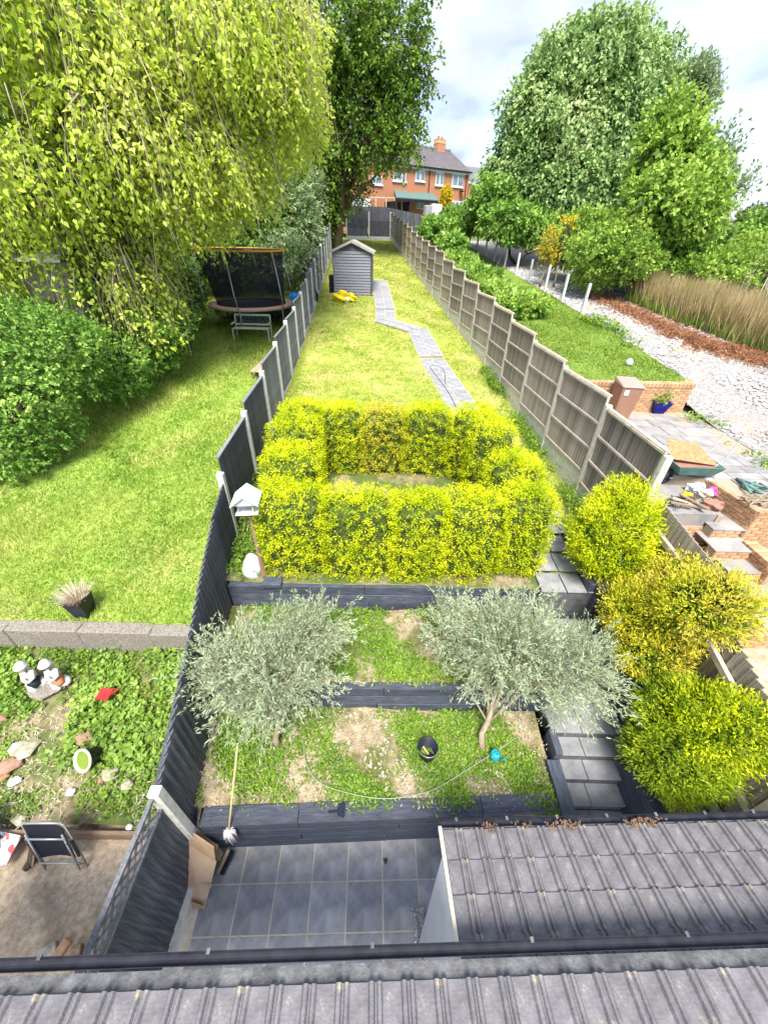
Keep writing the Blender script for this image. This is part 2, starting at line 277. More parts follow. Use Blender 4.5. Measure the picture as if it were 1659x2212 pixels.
def foliage(name, lobes, n, tl, per, L, W, mat, parent, droop=.2, out=.8, up=.2, jit=.12, shell=(.72, 1.02), p=2.0, bump=.14, seed=1, zmin=None, twig=None, twr=.006, rnd=.5, lup=.5, tshare=1.0, ldj=.75):
    """leafy twigs spread through the outer part of a set of lobes"""
    g = np.random.default_rng(seed); lob = np.array([l_[:6] for l_ in lobes], float)
    wts = lob[:, 3]*lob[:, 5]+lob[:, 4]*lob[:, 5]+lob[:, 3]*lob[:, 4]; wts /= wts.sum()
    P0 = []; O0 = []; tot = 0; ph = g.uniform(0, 6, 4)
    while tot < n:
        m = n; idx = g.choice(len(lob), m, p=wts); d = unit(g.normal(size=(m, 3)))
        if p != 2.0: s_ = (np.abs(d)**p).sum(1)**(-1/p); dd = d*s_[:, None]
        else: dd = d
        rr = g.uniform(shell[0], shell[1], m)**.7*(1+bump*bumpf(d+idx[:, None]*1.7, ph))
        pt = lob[idx, :3]+dd*rr[:, None]*lob[idx, 3:]
        keep = np.ones(m, bool)
        for j in range(len(lob)):
            q = np.abs((pt-lob[j, :3])/(lob[j, 3:]*shell[0]*.92)); ins = (q**p).sum(1) < 1; keep &= ~(ins & (idx != j))
        if zmin is not None: keep &= pt[:, 2] > (zmin(pt[:, 0], pt[:, 1]) if callable(zmin) else zmin)
        nrm = unit(np.sign(dd)*np.abs(dd)**(p-1)/lob[idx, 3:])
        P0.append(pt[keep]); O0.append(nrm[keep]); tot += keep.sum()
    P0 = np.concatenate(P0)[:n]; O0 = np.concatenate(O0)[:n]
    TD = unit(O0*out+np.array([0, 0, up-droop])+g.normal(size=(n, 3))*rnd)
    t = g.uniform(0, 1, (n, per)); Lp = P0[:, None, :]+TD[:, None, :]*(t*tl)[..., None]; Lp[..., 2] -= droop*tl*t**2*.6
    Lp += g.normal(size=Lp.shape)*jit*tl*.5
    LD = TD[:, None, :]+g.normal(size=Lp.shape)*ldj; LD[..., 2] -= droop*.6
    UP = np.array([0, 0, lup])+O0[:, None, :]*.5+g.normal(size=Lp.shape)*.5
    sz = g.uniform(.6, 1.25, n*per)
    V = kites(Lp.reshape(-1, 3), LD.reshape(-1, 3), UP.reshape(-1, 3), L*sz, W*sz)
    o = quads(name, V, n*per, mat, parent)
    if twig is not None:
        k = int(n*tshare); a = P0[:k]-O0[:k]*tl*.5; S = unit(np.cross(TD[:k], g.normal(size=(k, 3))))*twr
        pts = [a, P0[:k]+TD[:k]*tl*.3, P0[:k]+TD[:k]*tl*.9-np.array([0, 0, 1])*droop*tl*.5]
        V1 = np.stack([pts[0]-S, pts[0]+S, pts[1]+S*.7, pts[1]-S*.7], 1); V2 = np.stack([pts[1]-S*.7, pts[1]+S*.7, pts[2]+S*.3, pts[2]-S*.3], 1)
        quads('twigs', np.concatenate([V1, V2]), 2*k, twig, parent)
    return o
def trunk(parent, base, top, r0, r1, mat, lobes=(), nb=3, seed=0, wig=.08):
    q = random.Random(seed); b = Vector([float(x) for x in base]); t = Vector([float(x) for x in top]); h = (t-b).length
    pts = [b.lerp(t, i/6)+Vector((q.uniform(-1, 1), q.uniform(-1, 1), 0))*h*wig*.5*(0 if i == 0 else 1) for i in range(7)]
    MB().tube(pts, [r0*(1.35 if i == 0 else 1)+(r1-r0)*i/6 for i in range(7)], 8).build('trunk', mat, parent, True)
    m = MB(); any_ = False
    for l_ in lobes:
        for k in range(nb):
            s = pts[q.randint(2, 6)]; e = Vector(l_[:3])+Vector((q.uniform(-.6, .6)*l_[3], q.uniform(-.6, .6)*l_[4], q.uniform(-.4, .7)*l_[5]))
            mid = s.lerp(e, .5)+Vector((q.uniform(-.1, .1), q.uniform(-.1, .1), q.uniform(.02, .15)))*h*.4; rr = r1*q.uniform(.35, .7)
            m.tube([s, s.lerp(mid, .6), mid, mid.lerp(e, .6), e], [rr*1.3, rr, rr*.75, rr*.5, rr*.2], 5); any_ = True
    if any_: m.build('limbs', mat, parent, True)

# ------------------------------------------------------------------ heights of the gardens
def fl(y): return -2.83-.055*(y-5.7)                                   # x of the left boundary fence
def fr(y): return np.interp(y, [1, 5.2, 7.1, 9, 14.6, 20, 42.8], [4.3, 4.22, 4.16, 3.98, 3.55, 2.85, -.05])
def z_mid(x, y): return np.interp(y, [4.6, 5, 7.1, 14.6, 42.8, 62, 90, 600], [1.92, 1.95, 2.25, 3.02, 6.43, 7.6, 8.2, 9])
def z_left(x, y): return np.interp(y, [3.9, 4, 15, 42, 62, 90, 600], [1.33, 1.36, 2.95, 6.4, 7.6, 8.2, 9])
def z_rt(x, y): return np.interp(y, [11.4, 17, 42, 62, 600], [3.38, 4.0, 6.5, 7.6, 9])
def z_grav(x, y): return np.interp(y, [4, 6, 11, 12.5, 17, 42, 62, 600], [2.5, 2.55, 2.62, 3.1, 3.95, 6.5, 7.6, 9])
def bnd(y): return 9.1-.1*(y-11.4)                                     # edge between the right lawn and the rubble strip
def sheet(name, mat, xs0, xs1, ys, zf, nx=12, amp=0, kind='structure', seed=3, **kw):
    g = np.random.default_rng(seed); ph = g.uniform(0, 6, 4); V = []; ny = len(ys)
    for y in ys:
        a = xs0(y) if callable(xs0) else xs0; b = xs1(y) if callable(xs1) else xs1
        for i in range(nx+1):
            x = a+(b-a)*i/nx; z = float(zf(x, y))+amp*(math.sin(x*1.7+ph[0])*math.sin(y*1.3+ph[1])+.5*math.sin(x*3.7+y*2.9+ph[2])); V.append((x, y, z))
    F = [(j*(nx+1)+i, j*(nx+1)+i+1, (j+1)*(nx+1)+i+1, (j+1)*(nx+1)+i) for j in range(ny-1) for i in range(nx)]
    m = MB(); m.add(V, F); o = m.build(name, mat, None, True); o['kind'] = kind
    for k_, v_ in kw.items(): o[k_] = v_
    return o
ylist = [-60, -20, -5, 1, 4, 8, 12, 16, 20, 26, 32, 38, 43, 50, 62, 80, 120, 200, 400, 900]
sheet('ground', M['far_ground'], -500, 500, ylist, lambda x, y: np.interp(y, [-60, 1.5, 5, 15, 42.8, 62, 90, 600], [-.3, -.3, .9, 2.6, 6.1, 7.35, 8.0, 8.8]), 30)
LY = list(np.arange(4.62, 42.9, .9))
sheet('lawn', M['lawn'], lambda y: fl(y)+.03, lambda y: fr(y)-.03, LY, lambda x, y: z_mid(x, y), 14, .012)
sheet('neighbour_lawn_left', M['lawn_left'], lambda y: -22, lambda y: fl(y)-.06, list(np.arange(4.0, 42.9, .9)), z_left, 24, .03)
sheet('neighbour_lawn_right', M['lawn_dark'], lambda y: fr(y)+.08, lambda y: bnd(y), list(np.arange(11.5, 42.9, 1.2)), z_rt, 12, .02)
sheet('rubble_ground', M['gravelbase'], lambda y: (bnd(y)+.02) if y > 11.4 else 9.22+.0*(y), 30, [2]+list(np.arange(4, 43, 1.2)), z_grav, 30, .03)

# ------------------------------------------------------------------ patio in front (house frame: e1 across, e2 away)
AX = R(2.2); e1 = Vector((math.cos(AX), math.sin(AX), 0)); e2 = Vector((-math.sin(AX), math.cos(AX), 0)); PO = Vector((-2.2, 1.56, 0))
patio = MB().prism([PO+e1*-.15-e2*4+Vector((0, 0, -.12)), PO+e1*7-e2*4+Vector((0, 0, -.12)), PO+e1*7+e2*.6+Vector((0, 0, -.12)), PO+e1*-.15+e2*.6+Vector((0, 0, -.12))], (0, 0, .125)).build('patio', M['grout']); patio['kind'] = 'structure'
def tile_mesh(w_, h_, t_=.02, mat='slate', bev=.003):
    m = MB().box((0, 0, 0), (w_, h_, t_)); me = bpy.data.meshes.new('tile'); me.from_pydata(m.v, [], m.f); me.materials.append(M[mat]); return me
tmesh = tile_mesh(.437, .437)
def put(name, me, parent, loc, rz=0, rx=0, ry=0):
    o = link(name, me, None, parent); o.location = [float(q) for q in loc]; o.rotation_euler = (rx, ry, rz); return o
for i in range(9):
    for j in range(6):
        c = PO+e1*(.02+.225+.455*i)-e2*(.02+.2+.455*j-.05); put('tile', tmesh, patio, (c.x, c.y, random.uniform(-.0015, .0015)), AX)
pv = MB()
for k in range(420):
    x = random.gauss(.57, .045); y = random.uniform(.35, 1.02); s = random.uniform(.008, .018); pv.box((x, y, .012+s*.3), (s*1.3, s, s*.8), random.uniform(0, 3), random.uniform(-.4, .4))
tag(pv.build('pebbles', M['stone']), 'strip of small pale pebbles along the patio beside the grey side panel', 'pebbles', kind='stuff')

# ------------------------------------------------------------------ sleeper walls
def wall_thing(name, label, segs, cat='retaining wall'):
    """segs: (ax,ay,bx,by,z0,z1,thick) with thickness to the left of a->b"""
    s0 = segs[0]; t = thing(name, (s0[0], s0[1], s0[4]), label, cat)
    for ax, ay, bx, by, z0, z1, th in segs:
        a = Vector((ax, ay, 0)); b = Vector((bx, by, 0)); L = (b-a).length; d = (b-a)/L; nrm = Vector((-d.y, d.x, 0)); rows = max(1, round((z1-z0)/.2)); rh = (z1-z0)/rows; ang = math.atan2(d.y, d.x)
        for r_ in range(rows):
            s = 0; first = True
            while s < L-.01:
                l_ = min((1.2 if (r_ % 2 and first) else 2.4)+random.uniform(-.1, .1), L-s); first = False
                if L-s-l_ < .3: l_ = L-s
                c = a+d*(s+l_/2)+nrm*(th/2+random.uniform(-.004, .004)); o = MB().box((0, 0, 0), (l_-.006, th, rh-.006)).build('sleeper', M['sleeper'], t, bevel=.006)
                o.location = (c.x, c.y, z0+rh*(r_+.5)); o.rotation_euler = (0, 0, ang); s += l_
    return t
wall_thing('sleeper_wall', 'long dark sleeper wall at the back of the slate patio, lowest of the terraces', [(-2.17, 1.53, 2.33, 1.78, 0, .87, .21)])
wall_thing('sleeper_wall', 'short dark sleeper wall across the middle terrace between the two olive trees', [(-2.4, 3.0, 2.6, 3.13, .74, 1.385, .11)])
wall_thing('sleeper_wall', 'dark sleeper wall directly under the clipped golden hedge', [(-2.62, 4.53, 2.75, 4.63, 1.3, 1.91, .11)])
t_ = wall_thing('sleeper_block', 'short raised dark sleeper block under the bird table post', [(-2.02, 4.50, -1.7, 4.51, 1.9, 1.99, .2)], 'sleeper')
wall_thing('stair_wall', 'dark sleeper side wall on the left of the garden steps', [(2.52, 1.72, 2.52, 2.36, 0, .95, .18), (2.56, 2.38, 2.56, 2.72, .7, 1.06, .1)])
wall_thing('stair_wall', 'dark sleeper side wall on the right of the garden steps, in front of the lowest golden conifer', [(3.69, 1.5, 3.69, 2.36, 0, .95, .18), (3.77, 2.38, 3.77, 3.2, .7, 1.06, .1), (3.7, 1.98, 4.2, 1.98, .1, .95, .2)])
wall_thing('planter_wall', 'dark stepped sleeper planter edge between the lower two golden conifers', [(3.62, 3.2, 4.15, 3.22, .8, 1.45, .14), (3.64, 3.35, 3.64, 4.1, 1.3, 1.6, .11)])
wall_thing('planter_wall', 'tall dark sleeper planter around the uppermost golden conifer beside the slate path', [(3.56, 4.4, 4.16, 4.42, 1.35, 2.16, .12), (3.6, 6.6, 3.56, 4.52, 1.8, 2.16, -.1)])
# fill under the planters and steps
for (x0, x1, y0, y1, z) in ((3.71, 4.28, 1.6, 3.25, .86), (3.66, 4.26, 3.3, 4.45, 1.36), (3.62, 4.22, 4.5, 6.7, 2.1)):
    o = MB().prism([(x0, y0, z-1), (x1, y0, z-1), (x1, y1, z-1), (x0, y1, z-1)], (0, 0, 1)).build('planting_soil', M['soil']); o['kind'] = 'structure'
# ------------------------------------------------------------------ steps
st = thing('garden_steps', (3.1, 1.75, 0), 'flight of four slate-topped steps rising between dark sleeper walls', 'steps')
def slab_row(parent, x0, x1, yf, depth, z, rise, cuts, nm='tread'):
    MB().prism([(x0, yf+.014, z-rise-.1), (x1, yf+.014, z-rise-.1), (x1, yf+depth+.04, z-rise-.1), (x0, yf+depth+.04, z-rise-.1)], (0, 0, rise+.1-.022)).build('riser', M['rise'], parent)
    xs = [x0]+[x0+(x1-x0)*c for c in cuts]+[x1]
    for a, b in zip(xs[:-1], xs[1:]):
        MB().box(((a+b)/2, yf+depth/2, z-.01), (b-a-.012, depth, .02)).build(nm, M['tread'], parent, bevel=.003)
for k, (yf, z) in enumerate(((1.72, .17), (2.02, .34), (2.28, .52), (2.52, .69), (2.76, .86))):
    slab_row(st, 2.57, 3.67, yf, .30 if k < 4 else .5, z, .17, (.42, .86))
path = MB().prism([(2.6, 3.2, .5), (3.66, 3.2, .5), (3.6, 4.55, .5), (2.75, 4.55, .5)], (0, 0, .3)).build('path', M['grout']); path['kind'] = 'structure'
def ptile(cx, cy, z, w_, h_, rz=0, rx=0): o = MB().box((0, 0, 0), (w_, h_, .02)).build('tile', M['tread'], path, bevel=.003); o.location = (cx, cy, z); o.rotation_euler = (rx, 0, rz)
for (ya, yb, z) in ((3.26, 3.62, .86), (3.63, 3.98, 1.1), (3.99, 4.45, 1.38)):
    MB().prism([(2.62, ya, .6), (3.6, ya, .6), (3.6, yb+.02, .6), (2.62, yb+.02, .6)], (0, 0, z-.622)).build('path_step', M['rise'], path)
    for a, b in ((2.62, 3.05), (3.06, 3.48), (3.49, 3.6)): ptile((a+b)/2, (ya+yb)/2, z-.01, b-a-.01, yb-ya-.012)
MB().prism([(2.7, 4.52, 1.0), (3.56, 4.52, 1.0), (3.56, 5.0, 1.0), (2.7, 5.0, 1.0)], (0, 0, .93)).build('path_step', M['rise'], path)
for j in range(5):
    y0 = 4.5+.455*j; zz = float(z_mid(0, y0+.35))+.03
    for a, b in ((2.68, 3.1), (3.11, 3.45), (3.46, 3.56)): ptile((a+b)/2+.01, y0+.225, zz+.012, b-a-.01, .442)
for (p0, p1, w_) in (((3.0, 6.8), (1.62, 15.0), .9), ((1.62, 15.15), (1.22, 18.4), .9), ((1.32, 18.0), (-.35, 19.4), .85), ((-.14, 19.1), (-.22, 21.0), .9), ((-.2, 21.1), (-.65, 26.9), .9)):
    psec = globals().get('psec', 0)+.005
    a = Vector(p0); b = Vector(p1); L = (b-a).length; d = (b-a)/L; n_ = max(2, round(L/.455)); s_ = Vector((-d.y, d.x)); ang = math.atan2(d.y, d.x)-math.pi/2
    for i in range(n_):
        for k in (-.5, .5):
            c = a+d*((i+.5)*L/n_)+s_*k*w_*.5; z = float(z_mid(0, c.y)); sl_ = math.atan((z_mid(0, c.y+.5)-z_mid(0, c.y-.5)))
            ptile(c.x, c.y, z+.022+psec, w_*.5-.014, L/n_-.014, ang, sl_)
    q = []
    for s in (0, 1):
        c = a if s == 0 else b
        for k in (-.5, .5): q.append((c.x+s_.x*k*w_, c.y+s_.y*k*w_))
    ny = 12; V = []
    for i in range(ny+1):
        for k in (-.51, .51):
            c = a+d*L*i/ny+s_*k*w_; V.append((c.x, c.y, float(z_mid(0, c.y))+.021+psec))
    MB().add(V, [(2*i, 2*i+1, 2*i+3, 2*i+2) for i in range(ny)]).build('path_bed', M['grout'], path)

# ------------------------------------------------------------------ planting beds
def bedz(b): return lambda x, y: b+.03*math.sin(x*2.1)*math.sin(y*3+1)+.012*math.sin(7*x+5*y)
sheet('lower_bed', M['soil'], -2.45, 2.4, list(np.arange(1.74, 3.1, .12)), bedz(.83), 30, .02)
sheet('middle_bed', M['soil'], -2.75, 2.62, list(np.arange(3.1, 4.6, .12)), bedz(1.36), 30, .012)
sheet('hedge_bed', M['earth'], -2.85, 3.0, list(np.arange(4.62, 9.0, .3)), lambda x, y: z_mid(x, y)+.02, 20, .008)
def patchy(x, y, ph, k): return np.sin(x*k+ph)*np.sin(y*k*1.2+ph*2)+.6*np.sin(x*k*2.3+y*k*1.7+ph)+.3*np.sin(x*k*5+ph)*np.sin(y*k*5)
def cover(name, x0, x1, y0, y1, zf, n, per, L, W, mat, label, cat, thr=-2, k=2.5, ph=1, h=.06, seed=5, mask=None, parent=None, lie=.5):
    g = np.random.default_rng(seed); xs = g.uniform(0, 1, n*6); ys = g.uniform(y0, y1, n*6)
    a = x0(ys) if callable(x0) else x0; b = x1(ys) if callable(x1) else x1; xs = a+(b-a)*xs
    kp = patchy(xs, ys, ph, k)+g.normal(size=len(xs))*.3 > thr
    if mask is not None: kp &= mask(xs, ys)
    xs, ys = xs[kp][:n], ys[kp][:n]; n = len(xs); zs = np.array([float(zf(x, y)) for x, y in zip(xs, ys)]) if n < 60000 else zf(xs, ys)
    P = np.stack([xs, ys, zs], 1)[:, None, :]+g.normal(size=(n, per, 3))*np.array([L, L, .0])
    P[..., 2] += g.uniform(.0, h, (n, per)); D = g.normal(size=(n, per, 3)); D[..., 2] = np.abs(D[..., 2])*.5+lie*.4
    U = np.array([0, 0, 1.])+g.normal(size=D.shape)*.35; s = g.uniform(.6, 1.3, n*per)
    o = quads(name, kites(P.reshape(-1, 3), D.reshape(-1, 3), U.reshape(-1, 3), L*s, W*s), n*per, mat, parent)
    if parent is None: tag(o, label, cat, kind='stuff')
    return o
def blades(name, x0, x1, y0, y1, zf, n, h, wd, mat, label, seed=6, thr=-9, k=1.4, ph=0, mask=None, lean=.35, dens=None):
    g = np.random.default_rng(seed); m = int(n*1.8); u = g.uniform(0, 1, m)
    ys = y0*(y1/y0)**u if dens == 'log' else y0+(y1-y0)*u
    a = x0(ys) if callable(x0) else x0; b = x1(ys) if callable(x1) else x1; xs = a+(b-a)*g.uniform(0, 1, m)
    pn = patchy(xs, ys, ph, k); kp = pn+g.normal(size=m)*.5 > thr
    if mask is not None: kp &= mask(xs, ys)
    xs, ys, pn = xs[kp][:n], ys[kp][:n], pn[kp][:n]; n = len(xs)
    P = np.stack([xs, ys, zf(xs, ys)], 1); hh = h*g.uniform(.4, 1.3, n)*(1+.25*pn); d = np.stack([g.normal(size=n)*lean, g.normal(size=n)*lean, np.ones(n)], 1)
    a_ = g.uniform(0, 6.3, n); S = np.stack([np.cos(a_), np.sin(a_), np.zeros(n)], 1)*wd*(ys/8+.6)[:, None]*.5
    V = np.stack([P-S, P+S, P+d*hh[:, None]], 1); return tag(quads(name, V, n, mat, None, 3), label, 'grass', kind='stuff')
def offpath(x, y):
    m = np.ones(len(x), bool)
    for (ax, ay), (bx, by) in (((3.0, 6.8), (1.62, 15.0)), ((1.62, 15.0), (1.3, 18.6)), ((1.15, 18.8), (-.05, 19.8)), ((-.1, 19.5), (-.15, 21)), ((-.15, 21.0), (-.65, 26.9)), ((3.1, 4.5), (3.1, 7.0))):
        dx, dy = bx-ax, by-ay; L2 = dx*dx+dy*dy; t = np.clip(((x-ax)*dx+(y-ay)*dy)/L2, 0, 1); m &= np.hypot(x-ax-t*dx, y-ay-t*dy) > .5
    return m & ~((x > -1.95) & (x < 2.8) & (y > 4.7) & (y < 8.6)) & ~((x > -3.05) & (x < -.95) & (y > 23.6) & (y < 26.2))
blades('lawn_grass', lambda y: fl(y)+.05, lambda y: fr(y)-.05, 4.8, 42, lambda x, y: z_mid(x, y), 95000, .035, .013, M['L_grass'], 'short yellowing mown grass of the central garden', 6, -1.3, 1.1, .5, offpath, dens='log')
blades('lawn_grass', lambda y: -9.5-.1*y, lambda y: fl(y)-.08, 4.1, 36, lambda x, y: z_left(x, y), 112000, .10, .016, M['L_grassl'], 'longer bright green grass of the garden left of the grey fence', 7, -2, .8, 1.5, dens='log', lean=.6)
blades('lawn_grass', lambda y: fr(y)+.1, lambda y: bnd(y), 11.5, 24, lambda x, y: z_rt(x, y), 30000, .05, .02, M['L_grassr'], 'rich green mown grass of the raised lawn beyond the brown wheelie bin', 8)
cover('weeds', -2.4, 2.38, 1.8, 3.02, bedz(.83), 2900, 7, .05, .022, M['L_weed'], 'low green weeds scattered over the stony lower bed', 'weeds', -.05, 2.2, 2.0, .06, 21)
cover('weeds', -2.5, 2.6, 3.2, 4.5, bedz(1.36), 2700, 8, .06, .022, M['L_weed'], 'thick green weeds filling the middle bed below the hedge wall', 'weeds', -.6, 2.0, .7, .09, 22)
cover('dry_weeds', -2.4, 2.38, 1.8, 3.02, bedz(.83), 900, 5, .04, .008, M['dry'], 'dry straw coloured stems among the weeds of the lower bed', 'weeds', -.2, 2.0, 4.0, .04, 23)
cover('weeds', lambda y: fr(y)-.35, lambda y: fr(y)-.05, 5.5, 14, lambda x, y: z_mid(x, y), 500, 9, .09, .025, M['L_weed'], 'strip of taller weeds along the foot of the weathered right fence', 'weeds', -.2, 1.3, 1, .22, 24)
cover('weeds', lambda y: fl(y)+.05, lambda y: fl(y)+.5, 4.7, 9, lambda x, y: z_mid(x, y), 260, 9, .08, .03, M['L_weed'], 'green weeds between the dark fence and the bird table', 'weeds', -.6, 1.3, 1, .18, 25)
cover('weeds', -9, lambda y: fl(y)-.1, 4.2, 16, z_left, 700, 8, .05, .03, M['L_weed'], 'clover and small weeds dotted through the left lawn', 'weeds', .9, .9, 2, .05, 28)
sm = MB()
for k in range(1500):
    x = random.uniform(-2.35, 2.35); y = random.uniform(1.8, 2.98)
    if patchy(x, y, 2.0, 2.2) > .35: continue
    s = random.uniform(.008, .03); sm.box((x, y, bedz(.83)(x, y)+s*.3), (s*1.4, s, s*.7), random.uniform(0, 3), random.uniform(-.4, .4))
tag(sm.build('bed_stones', M['rock']), 'small tan stones strewn over the bare soil of the lower bed', 'stones', kind='stuff')

# ------------------------------------------------------------------ fences
def panel_boards(t, a, b, z0a, z0b, z1a, z1b, mat, nb, name='board', th=.014, off=0, joined=None, step=True):
    """vertical feather-edged boards between ground points a,b"""
    a = Vector((a[0], a[1], 0)); b = Vector((b[0], b[1], 0)); d = b-a; L = d.length; d /= L; nr = Vector((-d.y, d.x, 0)); ang = math.atan2(d.y, d.x); w_ = L/nb
    for i in range(nb):
        f = (i+.5)/nb; z0 = z0a+(z0b-z0a)*f; z1 = z1a+(z1b-z1a)*f; c = a+d*(L*f)+nr*off
        if joined is not None: joined.box((c.x, c.y, (z0+z1)/2), (w_*1.06, th, z1-z0), ang+.09)
        else:
            o = MB().box((0, 0, 0), (w_*1.08, th, z1-z0)).build(name, mat, t); o.location = (c.x, c.y, (z0+z1)/2); o.rotation_euler = (0, 0, ang+.11)
# right fence: concrete posts, gravel boards, weathered panels with rails
rf = thing('panel_fence', (4.2, 5.2, 2), 'long stepped weathered brown panel fence with concrete posts right of the lawn', 'fence')
tops = [4.21, 4.30, 4.50, 4.64, 4.83, 5.03, 5.19, 5.44, 5.71, 5.94, 6.25, 6.41, 6.62, 6.81, 7.03, 7.29, 7.51, 7.74, 7.93, 8.16, 8.38]
RP = [(float(fr(5.2+1.88*i)), 5.2+1.88*i) for i in range(21)]; left_over = 300; far = MB(); pm = None
for i, (x, y) in enumerate(RP):
    b0 = tops[i]-2.25; MB().box((x, y, (tops[i]+b0)/2), (.11, .10, tops[i]-b0), -.05, top=.96).build('post', M['post'], rf, bevel=.008)
    if i == 20: break
    x2, y2 = RP[i+1]; lo = tops[i]; g0 = max(lo-1.98, float(z_mid(0, y))-.05)
    # panels step: each panel is level, its top a little under the lower post's top
    ptop = tops[i+1]-.06; pbot = ptop-1.62
    a = (x, y+.06); b = (x2, y2-.06)
    MB().beam((x-.0, y+.05, pbot-.16), (x2, y2-.05, pbot-.16), .05, .32).build('gravel_board', M['post'], rf)
    MB().beam((x-.0, y+.05, pbot-.46), (x2, y2-.05, pbot-.46), .05, .27).build('gravel_board', M['post'], rf)
    if left_over >= 18 and i < 16: panel_boards(rf, a, b, pbot, pbot, ptop, ptop, M['old_board' if i not in (0, 3, 4, 7, 10) else 'old_board_stained'], 18); left_over -= 18
    else: panel_boards(rf, a, b, pbot, pbot, ptop, ptop, M['old_board'], 18, joined=far)
    for z in (pbot+.03, pbot+.55, pbot+1.08, ptop-.02):
        MB().beam((a[0]-.035, a[1], z), (b[0]-.035, b[1], z), .035, .04).build('rail', M['old_rail'], rf)
    MB().beam((a[0], a[1], ptop+.012), (b[0], b[1], ptop+.012), .07, .022).build('capping', M['old_rail'], rf)
    for q in (a, b): MB().beam((q[0]-.03, q[1], pbot), (q[0]-.03, q[1], ptop), .04, .035).build('upright', M['old_rail'], rf)
tag(far.build('far_boards', M['old_board'], rf), kind='stuff')
# low leaning weathered fence nearer the house on the right
lf = thing('boundary_fence', (4.3, 2, .8), 'lower weathered closeboard fence behind the three golden conifers, stepping down to the house', 'fence')
for (ya, yb, za, zb, zl) in ((5.12, 3.45, 3.5, 3.34, 1.7), (3.4, 1.6, 3.02, 2.42, 1.1), (1.5, -.6, 2.4, 2.1, .4)):
    panel_boards(lf, (4.36, ya), (4.36, yb), zl-.5, zl-.5, za, zb, M['old_board'], 17)
    for k, z in enumerate((.55, 1.45)):
        h0 = zl+(za-zl)*(.28+.5*k); h1 = zl+(zb-zl)*(.28+.5*k); MB().beam((4.31, ya, h0), (4.31, yb, h1), .06, .09).build('rail', M['old_rail'], lf)
    MB().beam((4.33, yb, zl-.8), (4.33, yb, zb+.02), .09, .09).build('post', M['old_rail'], lf)
MB().beam((4.28, 2.6, 1.05), (4.28, -.6, .75), .05, .16).build('kick_board', M['old_rail'], lf)
MB().beam((4.12, 2.2, .92), (4.12, .2, .78), .1, .12).build('kick_board', M['plank'], lf)
# left fence: painted grey panels in white posts
gf = thing('panel_fence', (-2.83, 5.7, 2), 'long stepped blue-grey painted fence with white concrete posts left of the lawn', 'fence')
ltop = lambda y: float(np.interp(y, [5.7, 7.58, 9.46, 11.34, 13.22, 15.1, 42], [3.42, 3.8, 4.07, 4.33, 4.55, 4.68, 8.55]))
left_over = 300; far = MB()
for i in range(20):
    y = 5.7+1.88*i; x = fl(y); tp = ltop(y); MB().box((x, y, tp-1.2), (.12, .11, 2.4), .03, top=.97).build('post', M['post_white'], gf, bevel=.008)
    if i == 19: break
    y2 = y+1.88; x2 = fl(y2); tp2 = ltop(y2); pt = tp2-.12; pb = pt-1.62; m_ = M['dark_board'] if i < 2 else M['grey_board']
    if left_over >= 20 and i < 14: panel_boards(gf, (x, y+.06), (x2, y2-.06), pb, pb, pt, pt, m_, 18); left_over -= 18
    else: panel_boards(gf, (x, y+.06), (x2, y2-.06), pb, pb, pt, pt, m_, 18, joined=far)
    MB().beam((x, y+.05, pb-.22), (x2, y2-.05, pb-.22), .05, .42).build('gravel_board', M['post_white'], gf)
    MB().beam((x, y+.05, pt+.01), (x2, y2-.05, pt+.01), .06, .025).build('capping', M['grey_board'], gf)
tag(far.build('far_boards', M['grey_board'], gf), kind='stuff')
# dark serrated fence from the first post down to the patio
df = thing('feather_fence', (-2.4, 2, .8), 'near black closeboard fence with saw-toothed top beside the left olive tree', 'fence')
ys = np.arange(1.56, 5.62, .115)
for i, y in enumerate(ys):
    f = (y-1.5)/4.2; x = -2.3-.53*f; zt = float(np.interp(y, [1.5, 2.0, 2.5, 3.3, 4.0, 4.8, 4.85, 5.7], [2.02, 2.12, 2.32, 2.56, 2.82, 3.05, 3.1, 3.22])); zb = float(np.interp(y, [1.5, 1.52, 3.2, 3.25, 4.7, 5.7], [.1, .6, .6, 1.1, 1.2, 1.6]))
    m = MB().prism([(0, -.066, zb), (0, .066, zb), (0, .066, zt+.035), (0, -.066, zt-.02)], (.016, 0, 0)); o = m.build('board', M['dark_board'], df); o.location = (x, y, 0); o.rotation_euler = (0, 0, -.13-.09)
MB().beam((-2.38, 1.56, 1.85), (-2.9, 5.65, 2.9), .05, .07).build('rail', M['dark_board'], df)
MB().box((-2.29, 1.5, 1.05), (.12, .11, 2.1), .03, top=.97).build('post', M['post'], df, bevel=.008)
MB().beam((-2.25, 1.58, .55), (-2.6, 4.0, 1.0), .04, .3).build('gravel_board', M['edging'], df)
# near panel with lattice on top
nf = thing('lattice_fence_panel', (-2.32, 1, 0), 'dark panel topped with a strip of lattice, between the concrete post and the house roof', 'fence')
for i in range(18):
    y = 1.40-.12*i; zt = 1.73; z0 = .2; o = MB().box((0, 0, 0), (.014, .128, zt-z0)).build('board', M['dark_board'], nf); o.location = (-2.31, y, (zt+z0)/2); o.rotation_euler = (0, 0, -.1)
for z in (1.745, 2.03): MB().beam((-2.31, 1.45, z), (-2.31, -.8, z), .045, .035).build('rail', M['grey_board'], nf)
for k in range(18):
    y = 1.42-.125*k
    for s in (-1, 1):
        MB().beam((-2.31+.005*s, y, 1.76 if s > 0 else 2.01), (-2.31+.005*s, y-.26, 2.01 if s > 0 else 1.76), .008, .022, (1, 0, 0)).build('lattice_slat', M['grey_board'], nf)
MB().beam((-2.27, 1.43, .1), (-2.27, -.8, .1), .05, .2).build('gravel_board', M['post'], nf)
